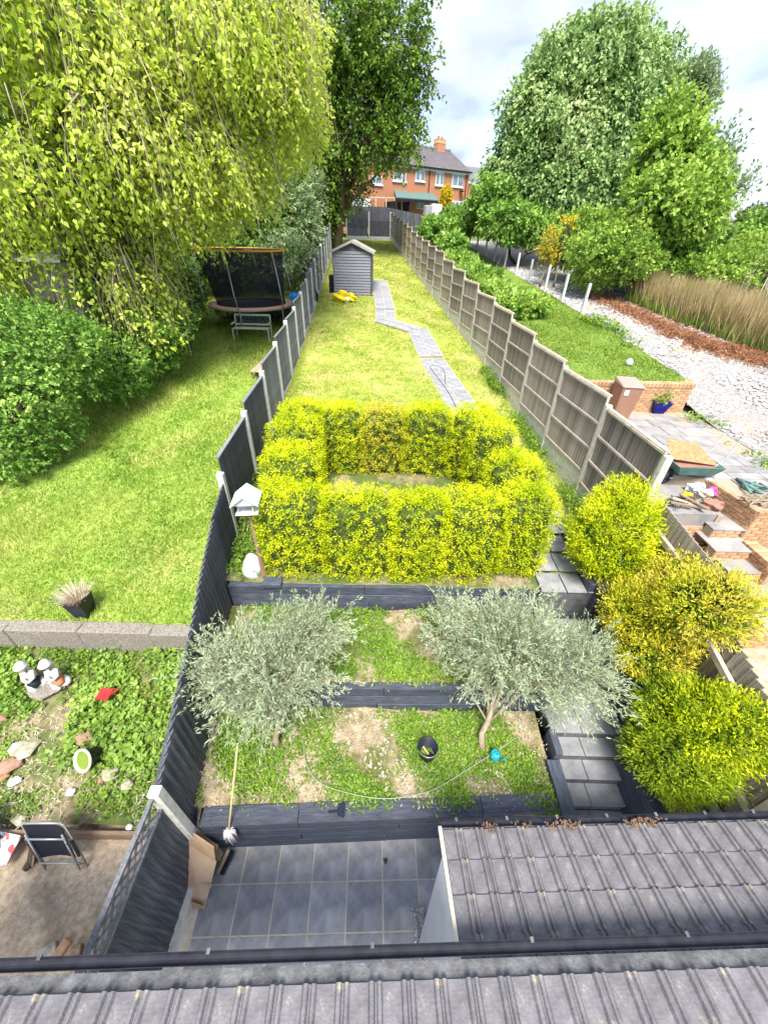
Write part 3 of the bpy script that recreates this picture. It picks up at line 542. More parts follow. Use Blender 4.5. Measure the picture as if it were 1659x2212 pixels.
# back fence and the darker fence behind it
bf = thing('panel_fence', (-2, 42.8, 6.5), 'dark panelled fence with white posts closing the far end of the garden', 'fence')
for k, x in enumerate((-4.0, -2.0, -.1)):
    MB().box((x, 42.7, 7.4), (.11, .1, 2.0)).build('post', M['post_white'], bf)
    if k < 2:
        for r_ in range(3): MB().box((x+.97, 42.75+.01*(r_ % 2), 6.9+.56*r_), (1.8, .04, .57)).build('panel', M['dark_board'], bf)
        MB().box((x+.97, 42.72, 6.5), (1.8, .06, .28)).build('gravel_board', M['post_white'], bf)
cf = thing('closeboard_fence', (0, 44, 7), 'dark vertical board fence rising behind the end panels, below the brick house', 'fence')
jb = []
for i in range(72):
    x = -4.4+.125*i; z = 8.72 if i < 30 else 8.72-.018*(i-30); MB().box((x, 43.2, z-.7), (.118, .03, 1.5)).build('board', M['dark_board'], cf)

# ------------------------------------------------------------------ foreground roofs
def roof_piece(w_, l_, pitch=.24, h=.028, drop=.016):
    """profiled sheet, x across, y up the slope, z out"""
    prof = []; n = round(w_/pitch)
    for k in range(n):
        b = k*pitch; prof += [(b, 0), (b+pitch*.54, 0), (b+pitch*.60, h), (b+pitch*.70, h), (b+pitch*.76, .004), (b+pitch*.80, .004), (b+pitch*.85, h*.8), (b+pitch*.93, h*.8), (b+pitch, 0)]
    V = []; F = []; m = len(prof)
    for (yy, dz) in ((0, -.004), (0, drop), (l_*.98, 0)):
        V += [(x, yy, z+dz) for x, z in prof]
    for r_ in range(2): F += [(r_*m+i, r_*m+i+1, (r_+1)*m+i+1, (r_+1)*m+i) for i in range(m-1)]
    me = bpy.data.meshes.new('roof_sheet'); me.from_pydata(V, [], F); me.materials.append(M['roof']); return me
def roof(parent, org, ex, ey, nw, nl, pw, pl, jit=0):
    """org lower-left corner, ex unit across, ey unit up-slope"""
    me = roof_piece(pw, pl, pw/3); ez = ex.cross(ey)
    for i in range(nw):
        for j in range(nl):
            o = link('roof_sheet', me, None, parent); p = org+ex*(pw*i+.003*(j % 2))+ey*(pl*j)
            o.matrix_basis = Matrix(((ex.x, ey.x, -ez.x, p.x), (ex.y, ey.y, -ez.y, p.y), (ex.z, ey.z, -ez.z, p.z), (0, 0, 0, 1)))
def gutter(parent, a, b, r=.055, clips=6, clipmat='lead'):
    a = Vector(a); b = Vector(b); d = (b-a).normalized(); s = d.cross(Vector((0, 0, 1))); prof = [(math.cos(t), math.sin(t)) for t in [math.pi*k/8 for k in range(9)]]
    V = []; 
    for p in (a, b):
        for rr in (r, r*.88): V += [p+s*(-c*rr)+Vector((0, 0, -sn*rr)) for c, sn in prof]
    n = 9; F = []
    for i in range(n-1): F += [(i, i+1, 2*n+i+1, 2*n+i), (n+i, 3*n+i, 3*n+i+1, n+i+1)]
    F += [(0, 2*n, 3*n, n), (n-1, 2*n-1, 4*n-1, 3*n-1), tuple(range(n))+tuple(range(2*n-1, n-1, -1)), tuple(range(2*n, 3*n))+tuple(range(4*n-1, 3*n-1, -1))]
    MB().add(V, F).build('gutter', M['gutter'], parent)
    for k in range(clips):
        p = a.lerp(b, (k+.35)/clips); MB().box(p+s*(-r*.9)+Vector((0, 0, .002)), (.025, .03, .014), math.atan2(d.y, d.x)).build('gutter_clip', M[clipmat], parent)
GZ = 2.62; ga = Vector(atz(0, 2086, GZ)); gb = Vector(atz(1659, 2026, GZ)); gd = (gb-ga).normalized(); gn = Vector((gd.y, -gd.x, 0))   # gn points back to the house
er = thing('extension_roof', (0, .2, 2.6), 'grey profiled roof nearest the camera with lichen patches and a black gutter', 'roof')
gutter(er, ga-gd*2.5, gb+gd*2.5, .036, 9, 'flash')
SL = R(9.5); ey = (gn*math.cos(SL)+Vector((0, 0, math.sin(SL)))).normalized()
org = ga-gd*2.4+gn*.05+Vector((0, 0, .02))
fl_ = MB(); nseg = 60; Lr = (gb-ga).length+5
V = []
for i in range(nseg+1):
    for s, z in ((.0, .0), (.03, .006), (.07, .008), (.09, .022), (.11, .02)):
        p = org+gd*(Lr*i/nseg)+ey*s; V.append(p+Vector((0, 0, z+.003*math.sin(i*1.7)*s*8)))
fl_.add(V, [(i*5+k, (i+1)*5+k, (i+1)*5+k+1, i*5+k+1) for i in range(nseg) for k in range(4)]).build('flashing', M['flash'], er, True)
roof(er, org+ey*.095+Vector((0, 0, .02)), gd, ey, 16, 5, .66, .36)
MB().prism([org+Vector((0, 0, -.06)), org+gd*Lr+Vector((0, 0, -.06)), org+gd*Lr+ey*1.9+Vector((0, 0, -.06)), org+ey*1.9+Vector((0, 0, -.06))], (0, 0, .03)).build('roof_deck', M['flash'], er)
MB().prism([ga-gd*2.5+gn*.06+Vector((0, 0, -.17)), gb+gd*2.5+gn*.06+Vector((0, 0, -.17)), gb+gd*2.5+gn*.09+Vector((0, 0, -.17)), ga-gd*2.5+gn*.09+Vector((0, 0, -.17))], (0, 0, .17)).build('fascia', M['gutter'], er)
# lean-to roof on the right
LZ = 2.12; la = Vector(atz(952, 1779, LZ)); lb = Vector(atz(1659, 1760, LZ)); ld = (lb-la).normalized(); ln = Vector((ld.y, -ld.x, 0))
lr = thing('lean_to_roof', (2.3, 1, 2.1), 'weathered grey tile-effect lean-to roof over the right side of the patio', 'roof')
gutter(lr, la-ld*.02, lb+ld*1.2, .032, 9, 'flash')
SL2 = R(15); ey2 = (ln*math.cos(SL2)+Vector((0, 0, math.sin(SL2)))).normalized(); o2 = la+ln*.04+Vector((0, 0, .03))
roof(lr, o2+ey2*.03, ld, ey2, 9, 5, .6, .245)
MB().prism([o2+Vector((0, 0, -.03)), o2+ld*5+Vector((0, 0, -.03)), o2+ld*5+ey2*1.2+Vector((0, 0, -.03)), o2+ey2*1.2+Vector((0, 0, -.03))], (0, 0, .02)).build('roof_deck', M['flash'], lr)
MB().beam(o2-ld*.02, o2-ld*.02+ey2*1.22, .03, .05).build('verge_trim', M['cream'], lr)
dl = MB(); gq = random.Random(4)
for k in range(230):
    c = gq.choice((.45, .8, 1.15, 1.25, 1.9, 2.0, 2.1))+gq.gauss(0, .06); p = o2+ld*c+ey2*gq.uniform(-.03, .06)+Vector((0, 0, .012+gq.uniform(0, .015))); dl.box(p, (gq.uniform(.01, .03), .012, .003), gq.uniform(0, 3), gq.uniform(-.6, .6))
tag(dl.build('leaf_litter', M['litter'], lr), kind='stuff')
vb = o2-ld*.03
p1 = vb+ey2*.22; p2 = vb+ey2*1.2; q1 = Vector(atz(902, 2045, .02))
MB().prism([p1, p2, Vector((q1.x+.28, q1.y-.35, .02)), q1], (.012, 0, 0)).build('side_panel', M['poly'], lr)

# ------------------------------------------------------------------ things on the patio
cb = thing('cardboard_box', (-2.0, 1.3, 0), 'folded open brown cardboard box leaning in the corner against the dark fence', 'box')
def A(px, py, z): return Vector(atz(px, py, z))
MB().prism([A(392, 1950, .02), A(440, 1965, .02), A(466, 1862, .42), A(405, 1822, .62)], (.012, .012, .004)).build('side', M['card_in'], cb)
MB().prism([A(405, 1822, .64), A(466, 1862, .44), A(462, 1832, .62), A(415, 1800, .8)], (.0, .014, .01)).build('flap', M['card'], cb)
MB().prism([A(386, 1945, .02), A(394, 1948, .02), A(406, 1826, .62), A(398, 1826, .6)], (.012, .0, .01)).build('flap', M['card'], cb)
MB().beam(A(395, 1885, .3), A(458, 1915, .24), .02, .012).build('crease', M['card'], cb)
MB().prism([A(392, 1950, .02), A(440, 1965, .02), A(442, 1960, .12), A(394, 1944, .12)], (.0, .01, .0)).build('flap', M['card'], cb)
cb2 = thing('cardboard_box', (-2.0, 1.45, 0), 'flattened cardboard sheet standing behind the open brown box', 'box')
MB().prism([A(416, 1800, .55), A(468, 1832, .45), A(470, 1850, .1), A(420, 1845, .3)], (.015, .03, .01)).build('sheet', M['card'], cb2)
for k in range(3): MB().box(A(432+7*k, 1815+3*k, .55)+Vector((0, -.012, .012)), (.02, .006, .05), .3).build('print_mark', M['plank'], cb2)
tag(MB().beam(A(384, 1760, 1.0), A(478, 1850, .25), .09, .025, (1, 0, 0)).build('plank', M['plank'], bevel=.003), 'worn narrow plank leaning in the corner behind the cardboard', 'plank')
br = thing('broom', A(478, 1870, .04), 'yard broom with dark bristles lying head down beside the cardboard box', 'broom')
ha, hb = A(495, 1835, .16), A(470, 1888, .10)
MB().beam(ha, hb, .045, .035).build('head', M['plank'], br, bevel=.003)
bm = MB(); dv = (hb-ha).normalized(); sdv = dv.cross(Vector((0, 0, 1))).normalized()
for k in range(90):
    p = ha.lerp(hb, (k//3+.5)/30); s0 = ((k % 3)-1)*.012; bm.beam(p+Vector((.02, 0, 0))+sdv*s0, p+Vector((.06+.01*random.random(), .0, -.05))+sdv*s0*1.6, .004, .004)
tag(bm.build('bristles', M['navy'], br), kind='stuff')
mpp = thing('mop', A(493, 1805, .7), 'string mop with a long pale wooden handle propped upside down on the sleeper wall', 'mop')
mh = A(494, 1797, .84); mt = A(514, 1605, 1.7)
MB().tube([mh, mt], .012, 8).build('handle', M['handle'], mpp, True)
ms_ = MB()
for k in range(90):
    a = random.uniform(0, 6.3); r_ = random.uniform(.015, .075); e = mh+Vector((math.cos(a)*r_*1.1, math.sin(a)*r_*.8-.01, -.02-random.uniform(.12, .22))); ms_.tube([mh+Vector((math.cos(a)*.012, math.sin(a)*.012, .02)), mh+Vector((math.cos(a)*r_, math.sin(a)*r_, -.03)), e], [.008, .009, .007], 4)
tag(ms_.build('strings', M['mop'], mpp, True), kind='stuff')
MB().lathe(mh-Vector((0, 0, .02)), [(.02, 0), (.024, .03), (.014, .07)], 10).build('socket', M['white'], mpp, True)
dp = thing('dustpan', A(730, 1750, .88), 'small black dustpan and brush lying on the lower sleeper wall', 'dustpan')
c = A(735, 1752, .885)
MB().prism([c+Vector((-.03, -.05, 0)), c+Vector((.055, -.07, 0)), c+Vector((.055, .075, 0)), c+Vector((0, .08, 0)), c+Vector((-.035, .03, 0))], (0, 0, .03)).build('pan', M['navy'], dp, bevel=.004)
MB().beam(c+Vector((-.03, -.01, .02)), c+Vector((-.15, -.02, .02)), .022, .014).build('handle', M['navy'], dp, bevel=.003)
tag(MB().blob(A(833, 1860, .012), (.028, .034, .012), 3, .4).build('dead_leaf', M['bark']), 'small dark curled leaf lying on the slate tiles', 'leaf')
# lower bed: bucket, watering can, hose
bk = thing('bucket', A(921, 1630, .85), 'black builder\'s bucket with a small brush inside, standing on the lower bed', 'bucket')
c = A(921, 1632, .85)
MB().lathe(c, [(.105, 0), (.135, .24), (.142, .24), (.142, .25), (.128, .25), (.098, .02), (.001, .02)], 24, False).build('shell', M['navy'], bk, True)
MB().beam(c+Vector((-.06, .03, .2)), c+Vector((.03, -.02, .06)), .022, .018).build('brush_handle', M['handle'], bk, bevel=.003)
MB().box(c+Vector((.045, -.03, .06)), (.07, .06, .05), .6).build('brush_head', M['gutter'], bk, bevel=.004)
MB().tube([c+Vector((.14*math.cos(a), .14*math.sin(a), .235-.05*math.sin(a/1.0) if a > 3.2 else .235)) for a in [math.pi+.1+i*(math.pi-.2)/10 for i in range(11)]], .004, 5).build('bail', M['steel'], bk, True)
wc = thing('watering_can', A(1066, 1638, .85), 'small teal plastic watering can beside the olive tree trunk', 'watering can')
c = A(1067, 1636, .85)
MB().lathe(c, [(.06, 0), (.072, .05), (.062, .13), (.035, .16), (.03, .15)], 16).build('body', M['teal'], wc, True)
MB().tube([c+Vector((-.04, -.04, .03)), c+Vector((-.07, -.05, .12)), c+Vector((-.01, -.01, .19)), c+Vector((.04, .03, .15))], .009, 6).build('handle', M['teal'], wc, True)
MB().tube([c+Vector((.04, -.03, .04)), c+Vector((.09, -.06, .10)), c+Vector((.12, -.08, .15))], [.014, .011, .016], 6).build('spout', M['teal'], wc, True)
def polyt(pts, z0, r, name, mat, label, cat, zf=None, dz=.012):
    P = []
    for k in range(len(pts)-1):
        p0 = pts[max(k-1, 0)]; p1 = pts[k]; p2 = pts[k+1]; p3 = pts[min(k+2, len(pts)-1)]
        for i in range(6):
            t = i/6; q = [.5*((2*p1[j])+(-p0[j]+p2[j])*t+(2*p0[j]-5*p1[j]+4*p2[j]-p3[j])*t*t+(-p0[j]+3*p1[j]-3*p2[j]+p3[j])*t**3) for j in (0, 1)]; P.append(q)
    P.append(pts[-1]); W = []
    for q in P:
        p = atz(q[0], q[1], z0)
        if zf: 
            for _ in range(4): p = atz(q[0], q[1], float(zf(p[0], p[1]))+dz)
        W.append(p)
    return tag(MB().tube(W, r, 6).build(name, M[mat], smooth=True), label, cat)
polyt([(655, 1600), (662, 1650), (690, 1690), (760, 1715), (840, 1725), (930, 1708), (1005, 1665), (1060, 1630), (1120, 1590)], .86, .0055, 'garden_hose', 'hose', 'grey-green garden hose curving across the weeds of the lower bed', 'hose', bedz(.83), .085)
polyt([(985, 880), (970, 850), (945, 815), (930, 795), (935, 790), (950, 793), (960, 805), (962, 830)], 2.7, .010, 'garden_hose', 'gutter', 'thin dark hose looped on the slate path beyond the hedge', 'hose', z_mid, .045)

# ------------------------------------------------------------------ bird table, sack
bt = thing('bird_table', A(567, 1244, 1.97), 'white-roofed wooden bird table on a tall post beside the dark fence', 'bird table')
c = A(569, 1244, 2.0); zt = 1.35
tp_ = Vector((c.x-.02, c.y+.06, c.z+zt))
MB().beam(c, tp_, .045, .045).build('post', M['plank'], bt); MB().beam(c+Vector((.05, .0, 0)), c+Vector((.0, .03, .62)), .04, .03).build('prop', M['plank'], bt)
MB().beam(tp_+Vector((-.25, .2, -.6)), tp_+Vector((-.02, .02, -.06)), .02, .02).build('brace', M['plank'], bt)
MB().box(tp_+Vector((0, 0, .01)), (.33, .30, .02), .12).build('tray', M['white'], bt, bevel=.003)
for sx in (-1, 1):
    for sy in (-1, 1): MB().box(tp_+Vector((sx*.11, sy*.1, .1)), (.022, .022, .17), .12).build('upright', M['old_rail'], bt)
rt = tp_+Vector((0, 0, .18)); u1 = Vector((math.cos(.12), math.sin(.12), 0)); u2 = Vector((-math.sin(.12), math.cos(.12), 0))
for s in (-1, 1):
    a = rt+u1*s*.2-u2*.2; b = rt+u1*s*.2+u2*.2; r_ = Vector((0, 0, .16)); MB().prism([a, b, rt+u2*.2+r_, rt-u2*.2+r_], (0, 0, .018)).build('roof_slope', M['white'], bt)
MB().prism([rt-u1*.17-u2*.16, rt+u1*.17-u2*.16, rt-u2*.16+Vector((0, 0, .14))], u2*.02).build('gable', M['white'], bt)
sk = MB().blob(A(547, 1225, 2.12), (.17, .13, .26), 5, .18, 16, 10).build('rubble_sack', M['whitebag'], smooth=True); tag(sk, 'crumpled white sack standing behind the bird table post', 'sack')

# ------------------------------------------------------------------ golden hedge (separate clipped plants round a square)
def hedge_plant(label, x0, x1, y0, y1, z0, z1, n, seed, mat='L_gold', grp='clipped golden conifers forming the square hedge', p=7.0):
    c = ((x0+x1)/2, (y0+y1)/2, (z0+z1)/2); r = ((x1-x0)/2, (y1-y0)/2, (z1-z0)/2)
    t = thing('hedge_conifer', (c[0], c[1], z0), label, 'hedge plant', grp)
    MB().tube([(c[0], c[1], z0-.1), (c[0], c[1], z1-.3)], [.05, .02], 6).build('trunk', M['bark'], t)
    r = (r[0]+.02, r[1]-.015, r[2]-.03)
    MB().box((c[0], c[1], c[2]-.02), (r[0]*1.64, r[1]*1.62, r[2]*1.82)).build('inner_foliage', M['core'], t, bevel=.12)  # solid block closing gaps between leaves; seam shade is in its colour
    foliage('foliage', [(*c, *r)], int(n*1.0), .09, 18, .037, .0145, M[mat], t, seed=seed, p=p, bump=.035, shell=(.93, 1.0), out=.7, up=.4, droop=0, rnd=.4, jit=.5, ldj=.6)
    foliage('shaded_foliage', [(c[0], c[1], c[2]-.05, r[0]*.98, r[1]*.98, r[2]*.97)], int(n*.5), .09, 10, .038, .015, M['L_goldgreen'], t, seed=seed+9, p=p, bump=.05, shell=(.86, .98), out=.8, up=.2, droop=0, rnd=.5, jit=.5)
    return t
def gz_(y): return float(z_mid(0, y))
HN = 1100
hedge_plant('front left corner plant of the golden hedge, beside the bird table', -1.98, -.95, 4.66, 5.5, 1.9, 3.55, HN, 1)
hedge_plant('front hedge plant second from the left, above the sleeper wall', -.98, .18, 4.64, 5.42, 1.9, 3.52, HN, 2)
hedge_plant('front hedge plant second from the right, left of the dark seam', .15, 1.0, 4.65, 5.4, 1.9, 3.50, HN, 3)
hedge_plant('front hedge plant at the right end of the long low face', .98, 1.92, 4.66, 5.45, 1.9, 3.51, HN, 4)
hedge_plant('ragged outer corner plant of the golden hedge nearest the slate path', 1.88, 2.72, 4.8, 5.6, 1.95, 3.55, HN, 5, p=5)
hedge_plant('right side hedge plant behind the ragged corner plant', 1.85, 2.68, 5.55, 6.45, 2.05, 3.72, HN, 6, p=5.5)
hedge_plant('tall narrow right side hedge plant with rounded top', 1.68, 2.4, 6.4, 7.45, 2.1, 4.0, HN, 7, p=6)
hedge_plant('back right corner plant of the golden hedge next to the gap', 1.45, 2.3, 7.4, 8.35, 2.2, 3.86, 900, 8, p=6)
hedge_plant('back row hedge plant on the right, greenest inside', .42, 1.36, 7.62, 8.32, 2.2, 3.84, 1000, 9, p=7)
hedge_plant('back row hedge plant in the middle with browned patches', -.5, .40, 7.62, 8.3, 2.2, 3.8, 1000, 10, 'L_goldbrown', p=7)
hedge_plant('back row hedge plant on the left of the square', -1.42, -.52, 7.62, 8.32, 2.2, 3.83, 1000, 11, p=7)
hedge_plant('back left corner plant of the golden hedge', -2.25, -1.4, 7.5, 8.4, 2.15, 3.86, 900, 12, p=6)
hedge_plant('left side hedge plant behind the front corner', -2.1, -1.2, 5.55, 6.5, 2.0, 3.75, HN, 13, p=7)
hedge_plant('left side hedge plant nearer the back corner', -2.25, -1.35, 6.5, 7.65, 2.1, 3.85, HN, 14, p=7)

# ------------------------------------------------------------------ loose golden conifers on the right
def conifer(label, base, lobes, n, seed, mats=('L_gold', 'L_goldgreen')):
    t = thing('golden_conifer', base, label, 'conifer', 'golden conifers along the right boundary')
    l0 = lobes[0]; trunk(t, base, (l0[0], l0[1], l0[2]+l0[5]*.4), .07, .03, M['bark_pale'], lobes, 3, seed)
    inner = [(a, b, c_, d*.72, e*.72, f*.78) for a, b, c_, d, e, f in lobes]
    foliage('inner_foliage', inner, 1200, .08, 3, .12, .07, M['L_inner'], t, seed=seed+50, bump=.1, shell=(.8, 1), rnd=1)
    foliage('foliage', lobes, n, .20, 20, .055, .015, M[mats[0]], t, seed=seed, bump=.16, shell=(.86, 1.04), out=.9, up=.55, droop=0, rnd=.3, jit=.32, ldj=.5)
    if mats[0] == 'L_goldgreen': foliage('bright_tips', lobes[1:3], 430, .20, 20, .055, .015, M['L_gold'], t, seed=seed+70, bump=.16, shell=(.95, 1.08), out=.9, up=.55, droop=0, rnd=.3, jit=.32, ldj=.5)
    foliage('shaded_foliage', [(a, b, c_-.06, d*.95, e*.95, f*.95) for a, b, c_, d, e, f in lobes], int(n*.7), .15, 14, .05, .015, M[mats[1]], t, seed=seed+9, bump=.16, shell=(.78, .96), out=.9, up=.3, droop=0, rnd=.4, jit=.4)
conifer('rounded golden conifer furthest up the slope, beside the end of the fence panels', (3.9, 5.2, 2.1), [(*A(1318, 1165, 2.85), .5, .48, .6), (*A(1345, 1105, 3.2), .40, .4, .42)], 950, 31)
conifer('broad spreading golden conifer in the middle with brownish tips', (4.0, 3.85, 1.4), [(*A(1405, 1335, 2.35), .52, .46, .5), (*A(1530, 1305, 3.15), .46, .36, .28), (*A(1470, 1320, 2.75), .4, .35, .35), (*A(1400, 1400, 2.05), .36, .36, .36), (*A(1470, 1260, 2.8), .36, .32, .3)], 1350, 32, ('L_goldbrown', 'L_goldgreen'))
conifer('lowest golden conifer nearest the lean-to roof with a bright leaning top', (3.9, 2.35, .86), [(*A(1465, 1625, 1.55), .42, .42, .52), (*A(1530, 1570, 2.0), .42, .36, .40), (*A(1600, 1575, 2.3), .28, .26, .24), (*A(1450, 1540, 1.9), .28, .28, .3)], 1250, 33, ('L_goldgreen', 'L_goldgreen'))

# ------------------------------------------------------------------ olive trees
def olive(label, base, tops_, lobes, n, seed):
    t = thing('olive_tree', base, label, 'olive tree')
    trunk(t, base, tops_, .045, .03, M['bark_pale'], lobes, 5, seed)
    foliage('crown', lobes, int(n*1.15), .28, 26, .058, .0115, M['L_olive'], t, seed=seed, ldj=.5, bump=.32, shell=(.25, 1.08), out=.85, up=.6, droop=0, rnd=.6, jit=.10, twig=M['twig'], twr=.003, lup=.2)
cR = A(1105, 1400, 2.35); cR2 = A(1230, 1440, 2.2); cR3 = A(985, 1360, 2.1)
olive('right olive tree with an airy grey-green crown over the steps', A(1040, 1616, .84), (cR.x-.1, cR.y-.1, 1.9), [(cR.x, cR.y, cR.z, .80, .72, .62), (cR2.x, cR2.y, cR2.z, .55, .55, .48), (cR3.x, cR3.y, cR3.z, .42, .42, .38)], 1250, 41)
cL = A(590, 1440, 2.2); cL2 = A(500, 1450, 2.1); cL3 = A(670, 1370, 2.2)
olive('left olive tree with a grey-green crown brushing the dark fence', A(600, 1610, .84), (cL.x, cL.y-.1, 1.8), [(cL.x, cL.y, cL.z-.05, .72, .66, .62), (cL2.x, cL2.y, cL2.z, .42, .5, .48), (cL3.x, cL3.y, cL3.z, .45, .45, .42)], 1150, 42)

# ================================================================== LEFT NEIGHBOUR
def G(px, py, zf, it=14, lo=.5, hi=150):
    d = ray(px, py)
    for _ in range(50):
        m = (lo+hi)/2; p = EYE+d*m
        if p[2] > float(zf(p[0], p[1])): lo = m
        else: hi = m
    return Vector(EYE+d*lo)
sheet('yard', M['yard'], -12, -2.36, [-3, -1, .5, 1.2, 1.78], lambda x, y: 0.0, 20, .008)
def z_bank(x, y): return float(np.interp(y, [1.6, 1.72, 1.8, 2.6, 3.9, 4.1], [.0, .2, .26, .52, .9, .95]))+.05*math.sin(x*2.3)*math.sin(y*3.1)+.025*math.sin(x*7)*math.sin(y*6)
sheet('rough_bank', M['earth'], -12, -2.36, list(np.arange(1.7, 4.1, .1)), z_bank, 90, .02)
o = thing('bank_timber', (-4.5, 1.6, 0), 'old timber edging board along the foot of the overgrown bank', 'edging')
for a, b in ((-9, -6.6), (-6.58, -4.2), (-4.18, -2.4)): MB().beam((a, 1.66+.012*a, .1), (b, 1.66+.012*b, .1), .05, .2).build('timber', M['plank'], o, bevel=.006)
o = thing('kerb_wall', (-5, 4, 1), 'rough pebbled concrete retaining edge between the overgrown bank and the upper lawn', 'retaining wall')
for k in range(8):
    a = -2.62-1.2*k; b = a-1.19; w1 = 3.88+.02*abs(math.sin(k*2.1)); MB().prism([(b, w1, .6), (a, w1+.01, .6), (a, w1+.24, .6), (b, w1+.23, .6)], (0, 0, .79)).build('kerb_block', M['edging'], o, bevel=.015)
cover('ground_cover', -9, -2.5, 1.78, 3.9, np.vectorize(z_bank), 2700, 7, .05, .034, M['L_weed'], 'small leaved green plants covering the rough bank on the left', 'ground cover', -.55, 1.6, 3.0, .09, 31)
zb = np.vectorize(z_bank)
cover('bramble', -4.7, -2.55, 2.3, 3.95, zb, 620, 8, .075, .062, M['L_bramble'], 'large leaved bramble spreading over the bank beside the serrated dark fence', 'bramble', -.35, 1.5, 2.2, .16, 32, lie=.2)
cover('bramble', -9, -4.6, 2.9, 3.7, zb, 420, 8, .07, .055, M['L_bramble'], 'bramble leaves around the two white statues', 'bramble', -.2, 1.5, 2.2, .14, 33, lie=.2)
cover('dry_weeds', -8, -2.5, 1.75, 3.0, zb, 900, 5, .09, .007, M['dry'], 'dry straw stalks lying over the overgrown bank', 'weeds', -.6, 1.6, 1.0, .06, 34)
cover('leaf_litter', -8, -3.0, 1.8, 3.8, zb, 500, 6, .03, .018, M['rusty'], 'rust brown fallen leaves and chips between the bank plants', 'leaf litter', .1, 1.6, 5.2, .02, 35)
def rock(px, py, r, mat, label, seed, flat=.6, name='rock', cat='rock', up=.06):
    c = G(px, py, z_bank); return tag(MB().blob((c.x, c.y, c.z+r*flat*.5+up), (r, r*.75, r*flat), seed, .22, 9, 6).build(name, M[mat]), label, cat)
rock(190, 1602, .13, 'redstone', 'large reddish brown stone above the round pot on the bank', 1)
rock(252, 1625, .07, 'redstone', 'small pinkish stone to the right of the reddish one', 2)
rock(245, 1678, .12, 'rock', 'pale mossy rock right of the round pot', 3)
rock(282, 1700, .09, 'rock', 'second pale mossy rock, furthest right beside the pot', 4)
rock(222, 1692, .05, 'redstone', 'dark reddish stone just below the round pot', 5)
rock(160, 1715, .07, 'whitebag', 'small bright white rock on the lower bank', 6)
rock(285, 1790, .05, 'whitebag', 'white rock at the foot of the bank near the timber edging', 7)
rock(52, 1775, .09, 'rock', 'flat tan rock just left of the folded chair', 8)
rock(60, 1622, .2, 'rock', 'wide flat tan slab half sunk in the bank', 9, .25)
rock(30, 1655, .16, 'redstone', 'flat pinkish slab near the left edge of the bank', 10, .25)
rock(120, 1640, .1, 'rock', 'long narrow slab leaning on the bank', 11, .3)
rock(8, 1560, .1, 'redstone', 'reddish stone at the far left edge of the bank', 12)
rock(105, 1490, .26, 'edging', 'round pebbled concrete stepping stone in front of the statues', 13, .12)
rock(14, 1680, .09, 'debris', 'rust red broken brick pile at the left edge', 14, .5)
rock(38, 1692, .08, 'whitebag', 'crumpled white litter beside the broken brick', 15, .4)
c = G(240, 1512, z_bank)+Vector((0, -.03, .06)); o = thing('red_scoop', c, 'broken bright red plastic scoop lying in the bramble', 'plastic scoop')
MB().prism([c+Vector((-.12, -.06, .12)), c+Vector((.1, -.09, .14)), c+Vector((.13, .06, .2)), c+Vector((-.06, .08, .2))], (0, 0, .015)).build('scoop', M['red'], o); MB().beam(c+Vector((.1, 0, .17)), c+Vector((.22, .06, .22)), .03, .02).build('handle', M['red'], o)
# round pot tipped on its side
c = G(207, 1652, z_bank)+Vector((0, -.02, .26)); o = thing('round_pot', c, 'round cream-rimmed pot full of moss tipped towards the camera on the bank', 'plant pot')
ax = Vector((-.28, -.75, .65)).normalized(); rot = ax.to_track_quat('Z', 'Y').to_matrix()
def rl(prof, n=22, mb=None):
    m = MB().lathe((0, 0, 0), prof, n, False); m.v = [tuple(c+rot @ Vector(v)) for v in m.v]; return m
rl([(.0, -.16), (.09, -.16), (.14, .03), (.145, .05)]).build('bowl', M['navy'], o, True); rl([(.145, .04), (.16, .05), (.158, .075), (.13, .07), (.128, .04)]).build('rim', M['cream'], o, True)
rl([(.0, .05), (.07, .055), (.128, .045)]).build('moss', M['lawn_dark'], o, True)
# two statues
def statue(px, py, label, seed, skirt):
    c = G(px, py, z_bank)+Vector((0, 0, .02)); t = thing('garden_statue', c, label, 'statue', 'pair of seated statues with wide hats')
    V_ = lambda x, y, z: c+Vector((x, y, z))
    MB().blob(V_(.03, -.02, .06), (.17, .11, .065), seed, .1, 12, 8).build('base', M['stat'], t, True)
    b = MB().tube([V_(-.02, .02, .08), V_(-.03, .01, .2), V_(0, 0, .33), V_(-.01, .0, .39)], [.09, .085, .075, .04], 10); b.blob(V_(-.02, -.01, .46), (.055, .055, .065), seed, .05, 10, 8)
    b.tube([V_(-.06, -.02, .34), V_(-.02, -.1, .26), V_(.06, -.13, .24)], [.035, .03, .022], 7); b.tube([V_(.05, .02, .34), V_(.11, -.06, .27), V_(.07, -.13, .24)], [.035, .03, .022], 7)
    b.blob(V_(-.015, -.062, .455), (.014, .014, .014), 1, 0, 6, 4)
    b.build('body', M['stat'], t, True)
    MB().tube([V_(0, 0, .1), V_(.05, -.06, .15), V_(.13, -.1, .1)], [.09, .085, .05], 9).build('skirt', M['skirt'] if skirt else M['navy'], t, True)
    MB().tube([V_(-.05, -.06, .08), V_(.05, -.14, .09), V_(.12, -.15, .05)], [.05, .045, .03], 8).build('legs', M['stat'], t, True)
    MB().lathe(V_(-.02, -.0, .485), [(.092, 0), (.096, .012), (.062, .035), (.052, .075), (.0, .09)], 16).build('hat', M['stat'], t, True)
    MB().lathe(V_(-.02, 0, .505), [(.07, 0), (.064, .016)], 14, False).build('hat_band', M['navy'], t, True)
statue(84, 1478, 'left of two white seated statues with wide hats, dark cloth over its knees', 3, False)
statue(134, 1474, 'right of two white seated statues with wide hats, orange-red cloth over its knees', 8, True)
